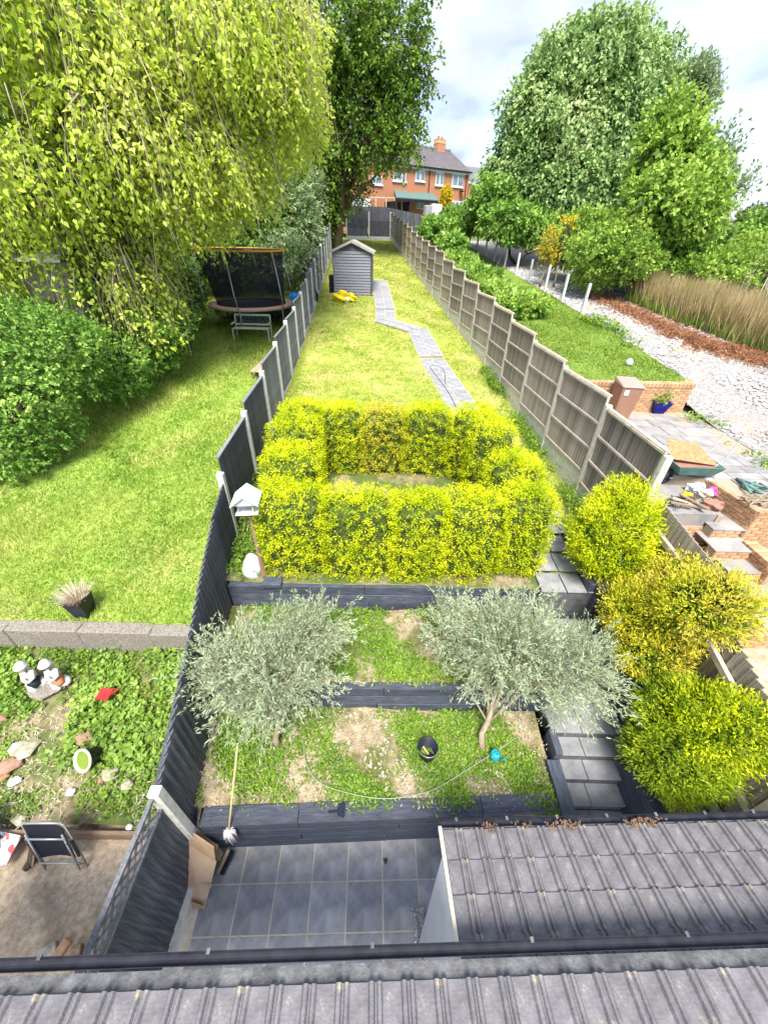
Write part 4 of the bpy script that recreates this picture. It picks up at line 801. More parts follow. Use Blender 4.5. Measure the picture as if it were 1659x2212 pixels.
# square black planter with dry grass
c = G(165, 1358, z_left); o = thing('tall_planter', c, 'tall tapered black planter of dry straw grass on the lawn edge', 'planter')
c = Vector((c.x, 4.28, 1.38)); w0, w1, hh = .105, .16, .42
V = [(c.x+sx*w0, c.y+sy*w0, c.z) for sx, sy in ((-1, -1), (1, -1), (1, 1), (-1, 1))]+[(c.x+sx*w1, c.y+sy*w1, c.z+hh) for sx, sy in ((-1, -1), (1, -1), (1, 1), (-1, 1))]+[(c.x+sx*w1*.88, c.y+sy*w1*.88, c.z+hh) for sx, sy in ((-1, -1), (1, -1), (1, 1), (-1, 1))]+[(c.x+sx*w1*.86, c.y+sy*w1*.86, c.z+hh-.05) for sx, sy in ((-1, -1), (1, -1), (1, 1), (-1, 1))]
MB().add(V, [(3, 2, 1, 0)]+[(i+4*k, (i+1) % 4+4*k, (i+1) % 4+4*k+4, i+4*k+4) for k in range(3) for i in range(4)]+[(12, 13, 14, 15)]).build('box', M['navy'], o)
g = np.random.default_rng(3); n = 420; P = np.stack([g.uniform(-.12, .12, n)+c.x, g.uniform(-.12, .12, n)+c.y, np.full(n, c.z+hh-.04)], 1); D = (P-np.array([c.x, c.y, c.z+hh-.25]))*np.array([1.3, 1.3, 1])+g.normal(size=(n, 3))*.04
quads('dry_grass', kites(P, D, g.normal(size=(n, 3)), g.uniform(.12, .36, n), .007), n, M['dry'], o)
P = np.stack([g.uniform(-.15, .15, 200)+c.x, g.uniform(-.15, .15, 200)+c.y, np.full(200, c.z+hh-.01)], 1); quads('dead_leaves', kites(P, g.normal(size=(200, 3)), g.normal(size=(200, 3))+np.array([0, 0, 1]), .05, .03), 200, M['rusty'], o)
# folding chairs leaning on the bank
def chair(label, c, rz, lean, sheet_='blackcloth'):
    t = thing('folding_chair', c, label, 'folding chair', 'folded garden chairs leaning on the bank'); m = Matrix.Translation(Vector([float(q) for q in c])) @ Matrix.Rotation(rz, 4, 'Z') @ Matrix.Rotation(lean, 4, 'X')
    X = lambda x, y, z: m @ Vector((x, y, z)); w_ = .25
    for s in (-1, 1):
        MB().tube([X(s*(w_+.02), .0, 0), X(s*(w_+.02), .0, .5), X(s*w_, -.01, .93), X(s*(w_-.04), -.01, .96)], .012, 6).build('side_tube', M['steel'], t, True)
        MB().tube([X(s*(w_-.03), -.05, .04), X(s*(w_-.03), -.05, .80)], .011, 6).build('leg', M['steel'], t, True)
        MB().beam(X(s*(w_+.02), -.03, .62), X(s*(w_+.02), -.03, .3), .03, .018).build('armrest', M['navy'], t)
        MB().tube([X(s*(w_-.02), -.06, .62), X(s*(w_+.03), -.02, .62)], .016, 6).build('hinge', M['navy'], t, True)
    for z, y in ((.96, -.01), (.72, -.055), (.2, -.055), (.06, 0)): MB().tube([X(-w_+.01, y, z), X(w_-.01, y, z)], .012, 6).build('crossbar', M['steel'], t, True)
    m2 = MB()
    V = [X(-w_+.03+(2*w_-.06)*i/6, -.03+.03*math.sin(math.pi*i/6), z) for z in (.26, .5, .72, .93) for i in range(7)]
    m2.add(V, [(7*j+i, 7*j+i+1, 7*j+i+8, 7*j+i+7) for j in range(3) for i in range(6)]); m2.add([v+(m.to_3x3() @ Vector((0, .006, 0))) for v in V], [(7*j+i+7, 7*j+i+8, 7*j+i+1, 7*j+i) for j in range(3) for i in range(6)]); m2.build('fabric_back', M[sheet_], t, True)
chair('folded garden chair with black fabric and grey tubes leaning on the bank', (-4.03, 1.31, .0), .02, -.22)
chair('folded chair cut off by the left edge with red and white cloth beneath', (-5.05, 1.28, .0), .75, -.3)
c = A(12, 1845, .12); tag(MB().prism([c+Vector((-.25, -.1, 0)), c+Vector((.12, -.12, 0)), c+Vector((.16, .16, .12)), c+Vector((-.2, .2, .14))], (0, 0, .02)).build('folded_cloth', surf('red_white_cloth', [(.7, .7, .72), (.5, .12, .12)], 9, 2, .8, .1, pos=(.52, .58))), 'red and white patterned cloth under the chair at the left edge', 'cloth')
o = thing('broken_log', A(62, 1865, .04), 'rotten dark brown split log lying beside the folded chair', 'log')
MB().tube([A(75, 1815, .05), A(70, 1860, .05), A(52, 1880, .05)], [.05, .06, .035], 7).build('wood', M['bark'], o); MB().beam(A(80, 1815, .08), A(72, 1872, .08), .02, .04).build('bark_strip', M['plank'], o)
rb = [(115, 2052, .10, 'brick', 'orange brick bit'), (140, 2062, .09, 'redstone', 'grey lump')]
for k, (px, py, sx, mt_, lb) in enumerate([(105, 2055, .11, 'rock', 'pale broken block at the yard edge by the gutter, leftmost of three'), (135, 2050, .10, 'brick', 'broken orange block by the gutter, middle of three'), (165, 2062, .10, 'plank', 'broken grey-brown block by the gutter, rightmost of three')]):
    tag(MB().box(A(px, py, .05), (sx*1.6, sx, .08), .5+k*.7, .1).build('rubble_block', M[mt_], bevel=.01), lb, 'rubble')
# trampoline
tcn = Vector((-6.0, 18.9, 0)); g0 = float(z_left(0, 18.9)); tR = 1.78
tr = thing('trampoline', (tcn.x, tcn.y, g0), 'round trampoline with faded orange pad, black safety net and orange top ring', 'trampoline'); RZ = g0+.78
ring = lambda r_, z, n=40, ex=1: [(tcn.x+r_*math.cos(2*math.pi*k/n), tcn.y+r_*math.sin(2*math.pi*k/n)*ex, z) for k in range(n+1)]
MB().lathe((tcn.x, tcn.y, RZ), [(tR-.32, .03), (tR, .035), (tR+.01, -.06), (tR-.32, -.03)], 40, False).build('pad', M['peach'], tr, True)
MB().lathe((tcn.x, tcn.y, RZ-.01), [(.0, -.03), (tR*.5, -.02), (tR-.32, .0)], 40, False).build('jump_mat', M['matblack'], tr, True)
MB().tube(ring(tR-.03, RZ-.06), .03, 6).build('frame_ring', M['steel'], tr, True)
MB().lathe((tcn.x, tcn.y, RZ-.4), [(tR-.2, 0), (tR-.15, .33)], 40, False).build('skirt_net', M['net'], tr, True)
LX, LYY = -.22, 0.1                                             # the enclosure leans to the left
top = lambda a, r_=1.0: Vector((tcn.x+LX+(tR+.02)*r_*math.cos(a), tcn.y+LYY+(tR+.02)*r_*math.sin(a), RZ+1.95))
MB().tube([top(2*math.pi*k/40) for k in range(41)], .035, 6).build('top_ring', M['orange'], tr, True)
V = []; n_ = 48
for z, r_ in ((0, .80), (.6, .83), (1.3, .9), (1.95, .98)):
    for k in range(n_): a = 2*math.pi*k/n_; f = z/1.95; V.append((tcn.x+LX*f+tR*r_*math.cos(a), tcn.y+LYY*f+tR*r_*math.sin(a), RZ+.03+z-.03))
MB().add(V, [(j*n_+k, j*n_+(k+1) % n_, (j+1)*n_+(k+1) % n_, (j+1)*n_+k) for j in range(3) for k in range(n_)]).build('safety_net', M['net'], tr, True)
for k in range(6):
    a = R(20+60*k-110); MB().tube([(tcn.x+tR*1.02*math.cos(a), tcn.y+tR*1.02*math.sin(a), RZ-.1), (tcn.x+LX*.3+tR*1.05*math.cos(a), tcn.y+tR*1.05*math.sin(a), RZ+.5), top(a)], .022, 6).build('net_pole', M['steel'], tr, True)
    MB().tube([(tcn.x+tR*.98*math.cos(a), tcn.y+tR*.98*math.sin(a), g0-.05), (tcn.x+tR*.98*math.cos(a), tcn.y+tR*.98*math.sin(a), RZ)], .025, 6).build('leg', M['steel'], tr, True)
    MB().tube([top(a)+Vector((0, 0, -.25)), top(a)+Vector((0, 0, .05))], .04, 6).build('pole_sleeve', M['orange'], tr, True)
# bench with cast back, low board table, blue crate and tyre
b0 = G(507, 736, z_left); b1 = G(584, 736, z_left); bn = thing('garden_bench', (b0+b1)/2, 'pale garden bench with ornate cast back in front of the trampoline', 'bench')
bx0, bx1, by, bz = b0.x, b1.x, b0.y, b0.z+.02
for x in (bx0, bx1):
    MB().prism([(x-.02, by, bz), (x-.02, by+.05, bz), (x-.02, by+.07, bz+.4), (x-.02, by, bz+.44)], (.04, 0, 0)).build('leg', M['cream'], bn); MB().prism([(x-.02, by+.42, bz), (x-.02, by+.48, bz), (x-.02, by+.58, bz+.85), (x-.02, by+.52, bz+.85)], (.04, 0, 0)).build('leg', M['cream'], bn)
    MB().beam((x, by, bz+.6), (x, by+.5, bz+.62), .05, .04).build('armrest', M['cream'], bn)
for k in range(4): MB().box(((bx0+bx1)/2, by+.05+.11*k, bz+.43), (bx1-bx0, .085, .025)).build('seat_slat', M['cream'], bn)
for z in (.52, .86): MB().box(((bx0+bx1)/2, by+.52+.1*(z-.5), bz+z), (bx1-bx0, .035, .06)).build('back_rail', M['cream'], bn)
fg = MB(); L_ = bx1-bx0
for k in range(9):
    x = bx0+L_*(k+.5)/9; fg.tube([(x+.06*math.cos(a)*(1 if k % 2 else -1), by+.535, bz+.69+.12*math.sin(a)) for a in [i*.7 for i in range(10)]], .010, 4)
    fg.tube([(x-.07, by+.535, bz+.56), (x+.07, by+.54, bz+.83)], .009, 4)
fg.build('cast_panel', M['green_metal'], bn)
q = [G(520, 822, z_left), G(562, 822, z_left)]; tb = thing('low_table', q[0], 'low tan slatted table on the grass near the grey fence', 'table'); x0, x1, y0 = q[0].x, q[1].x, q[0].y; zt = q[0].z+.28
for k in range(4): w_ = (x1-x0)/4; MB().box((x0+w_*(k+.5)+.35, y0+.75, zt), (w_-.012, 1.35, .03)).build('board', M['decking'], tb)
for sx in (.03, x1-x0-.03):
    for yy in (.15, 1.3): MB().beam((x0+sx+.35, y0+yy, zt-.34), (x0+sx+.35, y0+yy, zt-.01), .05, .05).build('leg', M['plank'], tb)
c = G(630, 655, z_left); tag(MB().prism([(c.x-.1, c.y, c.z), (c.x+.75, c.y-.2, c.z), (c.x+.75, c.y+.3, c.z+.1), (c.x-.1, c.y+.5, c.z+.1)], (0, 0, .35)).build('blue_crate', M['blue'], bevel=.03), 'bright blue plastic tub between the trampoline and the grey fence', 'tub')
ty = MB(); ty.tube([(c.x+1.0+.3*math.cos(a), c.y+.1, c.z+.33+.3*math.sin(a)) for a in [i*2*math.pi/18 for i in range(19)]], .1, 8); tag(ty.build('old_tyre', M['navy'], smooth=True), 'black tyre leaning beside the blue tub against the fence', 'tyre')

# ================================================================== SHED and yellow bag
s0 = G(722, 636, z_mid); sw, sdp = 2.0, 2.3; sx0 = s0.x; sy0 = s0.y; szz = s0.z+.02; sx1 = sx0+sw
sh = thing('garden_shed', (sx0+sw/2, sy0+1, szz), 'blue-grey shiplap shed with felted apex roof at the far end of the slate path', 'shed')
eh = 1.95; nb_ = 15
MB().prism([(sx0+.02, sy0+.03, szz), (sx1-.02, sy0+.03, szz), (sx1-.02, sy0+sdp, szz), (sx0+.02, sy0+sdp, szz)], (0, 0, eh)).build('walls', M['dark_board'], sh)
for k in range(nb_): h_ = eh/nb_; MB().prism([(sx0, sy0+.02, szz+h_*k), (sx0, sy0-.018, szz+h_*k), (sx0, sy0+.012, szz+h_*(k+1)), (sx0, sy0+.03, szz+h_*(k+1))], (sw, 0, 0)).build('shiplap_board', M['shed_board'], sh)
for k in range(nb_): h_ = eh/nb_; MB().prism([(sx1-.01, sy0+.03, szz+h_*k), (sx1+.02, sy0+.03, szz+h_*k), (sx1, sy0+.03, szz+h_*(k+1)), (sx1-.01, sy0+.03, szz+h_*(k+1))], (0, sdp-.03, 0)).build('shiplap_board', M['grey_board'], sh)
MB().prism([(sx0, sy0, szz+eh), (sx1, sy0, szz+eh), ((sx0+sx1)/2, sy0, szz+eh+.42)], (0, sdp, 0)).build('gable', M['dark_board'], sh)
for s in (-1, 1):
    e = (sx0+sx1)/2+s*(sw/2+.16); MB().prism([(e, sy0-.12, szz+eh-.07), ((sx0+sx1)/2, sy0-.12, szz+eh+.43), ((sx0+sx1)/2, sy0-.12, szz+eh+.46), (e, sy0-.12, szz+eh-.035)], (0, sdp+.24, 0)).build('roof_slope', M['felt'], sh)
    MB().prism([(e, sy0-.14, szz+eh-.14), ((sx0+sx1)/2, sy0-.14, szz+eh+.34), ((sx0+sx1)/2, sy0-.14, szz+eh+.45), (e, sy0-.14, szz+eh-.04)], (0, .02, 0)).build('bargeboard', M['felt'], sh)
for x in (sx0+.02, sx1-.02): MB().box((x, sy0-.02, szz+eh/2), (.05, .03, eh)).build('corner_trim', M['dark_board'], sh)
MB().prism([(sx0-.03, sy0-.05, szz-.3), (sx1+.12, sy0-.05, szz-.3), (sx1+.12, sy0+sdp, szz-.3), (sx0-.03, sy0+sdp, szz-.3)], (0, 0, .29)).build('base', M['gutter'], sh)
tag(MB().box((sx0-.18, sy0+.5, szz+.4), (.2, .5, .9)).build('water_butt', M['navy'], bevel=.03), 'narrow black tank standing against the left side of the shed', 'water butt')
c = G(742, 652, z_mid); yb = thing('yellow_bag', c, 'crumpled bright yellow and white sack on the grass in front of the shed', 'sack')
MB().blob((c.x-.1, c.y, c.z+.2), (.42, .3, .24), 3, .33, 18, 12).build('body', M['yellow'], yb); MB().blob((c.x+.45, c.y, c.z+.16), (.22, .2, .18), 7, .35, 12, 8).build('fold', M['yellow'], yb); MB().blob((c.x+.2, c.y-.12, c.z+.12), (.12, .1, .16), 8, .3, 9, 6).build('liner', M['white'], yb)

# ================================================================== RIGHT NEIGHBOUR
def bricks(parent, a, b, z0, z1, th=.2, bl=.225, bh=.075, cap=True, limit=300, cnt=[0]):
    """brick skin on the right-hand (viewer) side of a->b"""
    a = Vector((a[0], a[1], 0)); b = Vector((b[0], b[1], 0)); L = (b-a).length; d = (b-a)/L; nr = Vector((d.y, -d.x, 0)); ang = math.atan2(d.y, d.x)
    MB().prism([a+Vector((0, 0, z0)), b+Vector((0, 0, z0)), b-nr*th+Vector((0, 0, z0)), a-nr*th+Vector((0, 0, z0))], (0, 0, z1-z0-.004)).build('core', M['mortar'], parent)
    rows = round((z1-z0)/bh); me = BR.get('b') 
    if not me:
        m = MB().box((0, 0, 0), (bl-.011, .1, bh-.011)); me = bpy.data.meshes.new('brick'); me.from_pydata(m.v, [], m.f); me.materials.append(M['brick']); BR['b'] = me
        m = MB().box((0, 0, 0), (bh*1.45-.01, th+.03, .105)); m2 = bpy.data.meshes.new('coping_brick'); m2.from_pydata(m.v, [], m.f); m2.materials.append(M['brick']); BR['c'] = m2
    n = 0
    for r_ in range(rows):
        s = -bl*.5*(r_ % 2)
        while s < L-.03:
            lo = max(s, 0); hi = min(s+bl, L)
            if hi-lo > .06:
                c_ = a+d*((lo+hi)/2)+nr*(random.uniform(-.003, .003)-.038); o = link('brick', me, None, parent); o.location = (c_.x, c_.y, z0+bh*(r_+.5)); o.rotation_euler = (0, 0, ang); o.scale = ((hi-lo-.005)/bl, 1, 1); n += 1
            s += bl
    if cap:
        k = 0; st_ = bh*1.5; 
        while (k+1)*st_ <= L+.02:
            c_ = a+d*(st_*(k+.5))-nr*(th/2-.008); o = link('coping_brick', BR['c'], None, parent); o.location = (c_.x, c_.y, z1+.05); o.rotation_euler = (0, 0, ang); k += 1
BR = {}
ZP = 2.6
wu = thing('brick_wall', (7, 11.4, ZP), 'low orange brick wall holding up the right lawn, behind the brown wheelie bin', 'brick wall')
W0 = (4.2, 11.4); W1_ = (8.95, 11.42); bricks(wu, (4.9, 11.4), W1_, ZP-.05, 3.34, .22)
bricks(wu, W1_, (9.25, 12.0), ZP, 3.34, .2)
o = MB().prism([(8.9, 11.0, 2.0), (9.8, 11.0, 2.0), (9.8, 12.8, 2.0), (8.9, 12.8, 2.0)], (0, 0, .575)).build('rubble_edge', M['gravelbase']); o['kind'] = 'structure'
P_ = A(1527, 1034, ZP); Q_ = A(1639, 1106, ZP); S_ = Q_+Vector((2.2, -.1, 0))
pz = MB().prism([(4.35, 8.2, ZP-.4), (P_.x, P_.y, ZP-.4), (Q_.x+.05, Q_.y+.05, ZP-.4), (S_.x, S_.y, ZP-.4), (9.4, 8, ZP-.4), (9.4, 11.45, ZP-.4), (4.35, 11.38, ZP-.4)], (0, 0, .38)).build('neighbour_patio', M['mortar']); pz['kind'] = 'structure'
g2 = random.Random(5); y = 5.0; row = 0
def inpoly(x, y, P):
    c_ = False
    for i in range(len(P)):
        (x1_, y1_), (x2_, y2_) = P[i], P[i-1]
        if (y1_ > y) != (y2_ > y) and x < (x2_-x1_)*(y-y1_)/(y2_-y1_)+x1_: c_ = not c_
    return c_
PP = [(4.35, 8.2), (P_.x, P_.y), (Q_.x+.05, Q_.y+.05), (S_.x, S_.y), (9.25, 8), (9.22, 11.38), (4.35, 11.38)]
while y < 11.4:
    h_ = g2.choice((.3, .45, .45, .6)); x = 4.3+g2.uniform(0, .3)
    while x < 11.5:
        w_ = g2.choice((.45, .6, .75, .9))
        if inpoly(x+w_/2, y+h_/2, PP) and inpoly(x+.05, y+.05, PP) and inpoly(x+w_-.05, y+.05, PP): MB().box((x+w_/2, y+h_/2, ZP-.008+g2.uniform(-.002, .002)), (w_-.02, h_-.02, .03)).build('slab', M['slab'], pz)
        x += w_
    y += h_
wl = thing('brick_wall', Q_, 'orange brick retaining wall below the slabbed patio, running down beside the steps', 'brick wall')
bricks(wl, (P_.x, P_.y), (Q_.x, Q_.y), 1.55, ZP-.02, .22, cap=False); bricks(wl, (Q_.x, Q_.y), (S_.x, S_.y), 1.55, ZP-.02, .22, cap=False)
l0, l1 = A(1608, 1168, 2.0), A(1675, 1226, 2.0)
wm = thing('brick_wall', l0, 'low orange brick garden wall at the right edge beside the lower steps', 'brick wall'); bricks(wm, (l0.x, l0.y), (l1.x, l1.y), 1.2, 1.9, .2)
o = MB().prism([(l0.x, l0.y, 1.4), (l1.x+.2, l1.y, 1.4), (l1.x+3, l1.y, 1.4), (S_.x, S_.y-.05, 1.4), (Q_.x, Q_.y-.05, 1.4)], (0, 0, .4)).build('raised_bed', M['gravelbase']); o['kind'] = 'structure'
# platform with rubbish, and the descending steps
pa, pb_ = A(1462, 1113, 2.35), A(1563, 1113, 2.35)
wp = thing('brick_wall', pa, 'short orange brick wall under the pile of rubbish beside the weathered fence', 'brick wall'); bricks(wp, (4.5, pa.y), (pb_.x, pb_.y), 1.2, 2.05, .2, cap=False)
bricks(wp, (pb_.x, pb_.y), (pb_.x, pb_.y+.9), 1.5, 2.34, .1, cap=False)
o = MB().prism([(4.4, pa.y+.03, 1.6), (pb_.x-.02, pb_.y+.03, 1.6), (P_.x+.1, P_.y, 1.6), (P_.x, 8.25, 1.6), (4.4, 8.25, 1.6)], (0, 0, .75)).build('lower_terrace', M['slab']); o['kind'] = 'structure'
ns = thing('brick_steps', A(1590, 1190, 1.7), 'orange brick steps with stone treads descending between the brick walls', 'steps')
for (px0, px1, py, z, dpt) in ((1540, 1600, 1143, 2.16, .6), (1545, 1622, 1189, 1.95, .6), (1575, 1648, 1236, 1.74, .6), (1605, 1690, 1290, 1.53, .7)):
    a = A(px0, py, z); b = A(px1, py, z); bricks(ns, (a.x, a.y), (b.x, a.y), z-.26, z-.03, .2, cap=False); MB().prism([(a.x, a.y-.015, z-.03), (b.x+.1, a.y-.015, z-.03), (b.x+.1, a.y+dpt, z-.03), (a.x, a.y+dpt, z-.03)], (0, 0, .03)).build('tread', M['slab'], ns, bevel=.004)
# lower ground, tarpaulin
o = MB().prism([(4.4, -2, .3), (12, -2, .3), (12, 8, .3), (4.4, 8, .3)], (0, 0, .65)).build('lower_ground', M['yard']); o['kind'] = 'structure'
q0, q1 = A(1612, 1376, 1.25), A(1700, 1376, 1.25); wq = thing('brick_wall', q0, 'orange brick wall end in front of the dark tarpaulin at the right edge', 'brick wall'); bricks(wq, (4.6, q0.y), (q1.x, q0.y), .8, 1.22, .2)
bricks(wq, (q0.x-.4, q0.y-1.4), (q1.x, q0.y-1.4), .3, .75, .4)
V = []; nx_, ny_ = 46, 40; ta = q0.y+.1
for j in range(ny_+1):
    for i in range(nx_+1):
        x = 4.5+2.7*i/nx_+.12*math.sin(j*.3); yy = ta+2.5*j/ny_; f_ = min(1, abs(yy-ta)/.1); z = 1.27+.12*(j/ny_)+.05*math.sin(x*4+yy*2.1)*math.sin(yy*3)+.03*math.sin(x*9-yy*7)+.018*math.sin(x*17+yy*11)+.05*(i/nx_)
        V.append((x, yy, z))
tag(MB().add(V, [(j*(nx_+1)+i, j*(nx_+1)+i+1, (j+1)*(nx_+1)+i+1, (j+1)*(nx_+1)+i) for j in range(ny_) for i in range(nx_)]).build('tarpaulin', M['tarp'], smooth=True), 'wrinkled dark blue-grey tarpaulin spread over the ground at the right edge', 'tarpaulin')
c = A(1524, 1207, 1.35); c = c+Vector((0, 0, .2)); yk = thing('yellow_bucket', c, 'bright yellow toy bucket with orange base standing by the fence on the tarpaulin', 'bucket')
MB().lathe((c.x, c.y, c.z-.12), [(.10, 0), (.14, .22), (.145, .22), (.13, .21), (.0, .2)], 20).build('pail', M['yellow'], yk, True); MB().lathe((c.x, c.y, c.z-.2), [(.085, 0), (.1, .08)], 18).build('base', M['orange'], yk, True)
c = A(1585, 1240, 1.42); wb = thing('rubble_sack', c, 'white plastic sack with raised handles lying on the tarpaulin by the steps', 'sack'); MB().blob((c.x, c.y, c.z+.08), (.36, .26, .16), 9, .3, 18, 10).build('body', M['whitebag'], wb)
MB().blob((c.x+.3, c.y+.1, c.z+.16), (.18, .1, .1), 12, .3, 10, 6).build('flap', M['whitebag'], wb); MB().tube([c+Vector((-.02, .1, .2)), c+Vector((.04, .14, .34)), c+Vector((.12, .14, .3))], [.05, .035, .02], 6).build('handle', M['whitebag'], wb)
c = A(1645, 1343, 1.36); tag(MB().blob(c+Vector((0, 0, .05)), (.13, .12, .06), 15, .35, 9, 6).build('white_rag', M['white']), 'crumpled white rag at the near edge of the tarpaulin', 'rag')
c = A(1500, 1163, 1.5); sb = MB(); g3 = random.Random(8)
for k in range(110):
    px = g3.uniform(1500, 1560); py = 1150+(px-1500)*.75+g3.gauss(0, 9); p = A(px, py, 1.5); sb.blob(p, (g3.uniform(.03, .07), g3.uniform(.02, .05), .025), k, .3, 6, 4)
tag(sb.build('bark_chips', M['stone']), 'heap of pale stones and chips above the tarpaulin', 'stones', kind='stuff')
# rubbish on the platform
PT = 2.36
def junk(px, py, r, mat, label, seed, name='rubbish_bag', z=PT, cat='bag'):
    c = A(px, py, z); return tag(MB().blob((c.x, c.y, c.z+r[2]*.7), r, seed, .28, 14, 9).build(name, M[mat]), label, cat)
junk(1540, 1068, (.18, .12, .11), 'pink', 'magenta plastic bag in the rubbish pile, nearest the steps', 21)
junk(1522, 1072, (.14, .12, .10), 'cream', 'pale yellow bag in the middle of the rubbish pile', 22)
junk(1525, 1052, (.22, .14, .14), 'whitebag', 'pale blue-white plastic bag behind the coloured bags', 23)
junk(1495, 1062, (.16, .14, .12), 'whitebag', 'round white plastic tub in the rubbish pile', 24)
junk(1480, 1072, (.09, .07, .06), 'yellow', 'small yellow packet at the left of the rubbish pile', 25, 'packet', PT, 'packet')
junk(1536, 1097, (.2, .13, .11), 'terra', 'broken terracotta pot at the front of the rubbish pile', 26, 'broken_pot', PT, 'plant pot')
for k, (a, b, lb) in enumerate((((1452, 1075), (1520, 1098), 'upper'), ((1448, 1085), (1500, 1094), 'lower'), ((1470, 1068), (1530, 1100), 'middle'))):
    tag(MB().beam(A(*a, PT+.08+.03*k), A(*b, PT+.06+.03*k), .07, .02).build('broken_plank', M['plank' if k else 'old_rail']), '%s broken plank sticking out of the rubbish pile by the fence' % lb, 'plank')
sn = MB()
for k in range(120): p = A(random.uniform(1445, 1525), 1078+random.gauss(3, 7), PT+.03); sn.beam(p, p+Vector((random.uniform(-.15, .15), random.uniform(-.1, .1), random.uniform(0, .06))), .012, .012)
tag(sn.build('twig_heap', M['bark']), 'heap of dark twigs and cuttings under the rubbish bags', 'twigs', kind='stuff')
# wheelbarrow loaded with a rusty sheet
c = A(1480, 1050, PT+.0); wbw = thing('wheelbarrow', c, 'green wheelbarrow with upturned handles and a rusty orange tray on top', 'wheelbarrow'); hz = .35
def tray(c, w0, l0_, w1, l1_, h, name, mat, flip=1, th=.02):
    V = [(c.x+sx*w0/2, c.y+sy*l0_/2, c.z) for sx, sy in ((-1, -1), (1, -1), (1, 1), (-1, 1))]+[(c.x+sx*w1/2, c.y+sy*l1_/2, c.z+h) for sx, sy in ((-1, -1), (1, -1), (1, 1), (-1, 1))]
    V += [(c.x+sx*(w1/2-th), c.y+sy*(l1_/2-th), c.z+h) for sx, sy in ((-1, -1), (1, -1), (1, 1), (-1, 1))]+[(c.x+sx*(w0/2-th), c.y+sy*(l0_/2-th), c.z+.02) for sx, sy in ((-1, -1), (1, -1), (1, 1), (-1, 1))]
    return MB().add(V, [(3, 2, 1, 0)]+[(i+4*k, (i+1) % 4+4*k, (i+1) % 4+4*k+4, i+4*k+4) for k in range(3) for i in range(4)]+[(12, 13, 14, 15)]).build(name, M[mat], wbw)
c2 = c+Vector((-.02, .1, hz)); tray(c2, .75, .45, .98, .62, .22, 'tray', 'green_metal')
c3 = c2+Vector((.0, .12, .14)); MB().prism([c3+Vector((-.5, -.1, .12)), c3+Vector((.42, -.25, .06)), c3+Vector((.2, .25, .3)), c3+Vector((-.5, .3, .38))], (.0, .02, .02)).build('rusty_sheet', M['rust'], wbw)
MB().box(c2+Vector((0, .05, .15)), (.8, .4, .02)).build('dark_load', M['terra'], wbw)
for s in (-1, 1):
    h0 = c2+Vector((.46, s*.22+.1, .2)); MB().tube([h0-Vector((.9, 0, .35)), h0-Vector((.1, 0, .1)), h0+Vector((.14, .08, .12)), h0+Vector((.32, .2, .45))], .018, 6).build('handle', M['lead'], wbw, True)
    MB().tube([h0, h0+Vector((.05, 0, -.5))], .015, 6).build('leg', M['steel'], wbw, True)
MB().tube([c2+Vector((-.5+.0, .0, -.15))+Vector((.17*math.cos(a), 0, .17*math.sin(a))) for a in [i*2*math.pi/14 for i in range(15)]], .04, 7).build('wheel', M['navy'], wbw, True)
# green tangled frame and brush wood on the patio
c = A(1620, 1050, ZP); gm = thing('metal_frame', c, 'tangled dark green folded metal frame lying on the patio slabs', 'metal frame')
for a, b in (((1590, 1034), (1640, 1062)), ((1605, 1040), (1659, 1055)), ((1612, 1055), (1630, 1042)), ((1625, 1062), (1665, 1068)), ((1600, 1037), (1622, 1066)), ((1640, 1045), (1670, 1062))):
    MB().tube([A(*a, ZP+.04), A((a[0]+b[0])/2, (a[1]+b[1])/2, ZP+.1), A(*b, ZP+.05)], .028, 6).build('bar', M['green_metal'], gm, True)
bw = MB()
for k in range(70): p = A(random.uniform(1610, 1670), random.uniform(1070, 1092), ZP+.04); bw.beam(p, p+Vector((random.uniform(-.35, .35), random.uniform(-.1, .1), random.uniform(0, .1))), .02, .02)
tag(bw.build('brushwood', M['bark_pale']), 'heap of cut sticks at the right corner of the patio', 'brushwood', kind='stuff')
# wheelie bin
c = A(1338, 906, ZP); c = Vector((c.x, c.y+.2, ZP)); wbn = thing('wheelie_bin', c, 'brown wheelie bin with white sticker standing by the fence on the patio', 'wheelie bin')
rzb = -.12; mm = Matrix.Translation(c) @ Matrix.Rotation(rzb, 4, 'Z'); X = lambda x, y, z: mm @ Vector((x, y, z))
MB().add([X(*v) for v in ((-.22, -.25, .04), (.22, -.25, .04), (.22, .25, .04), (-.22, .25, .04), (-.28, -.36, .96), (.28, -.36, .96), (.28, .34, .96), (-.28, .34, .96))], [(3, 2, 1, 0), (4, 5, 6, 7), (0, 1, 5, 4), (1, 2, 6, 5), (2, 3, 7, 6), (3, 0, 4, 7)]).build('body', M['binbrown'], wbn, bevel=.02)
MB().add([X(*v) for v in ((-.30, -.39, .95), (.30, -.39, .95), (.30, .38, .95), (-.30, .38, .95), (-.28, -.36, 1.0), (.28, -.36, 1.0), (.27, .34, 1.07), (-.27, .34, 1.07))], [(3, 2, 1, 0), (4, 5, 6, 7), (0, 1, 5, 4), (1, 2, 6, 5), (2, 3, 7, 6), (3, 0, 4, 7)]).build('lid', M['binlid'], wbn, bevel=.02)
MB().tube([X(-.2, .40, .98), X(.2, .40, .98)], .018, 6).build('handle', M['binbrown'], wbn, True)
for s in (-1, 1):
    MB().tube([X(s*.25, .2, .1), X(s*.30, .2, .1)], .1, 12).build('wheel', M['navy'], wbn, True); MB().tube([X(s*.30, .2, .1), X(s*.305, .2, .1)], .045, 10).build('hub', M['white'], wbn, True)
MB().add([X(*v) for v in ((-.2, -.349, .74), (-.08, -.349, .74), (-.08, -.365, .89), (-.2, -.365, .89))], [(0, 1, 2, 3)]).build('sticker', M['white'], wbn)
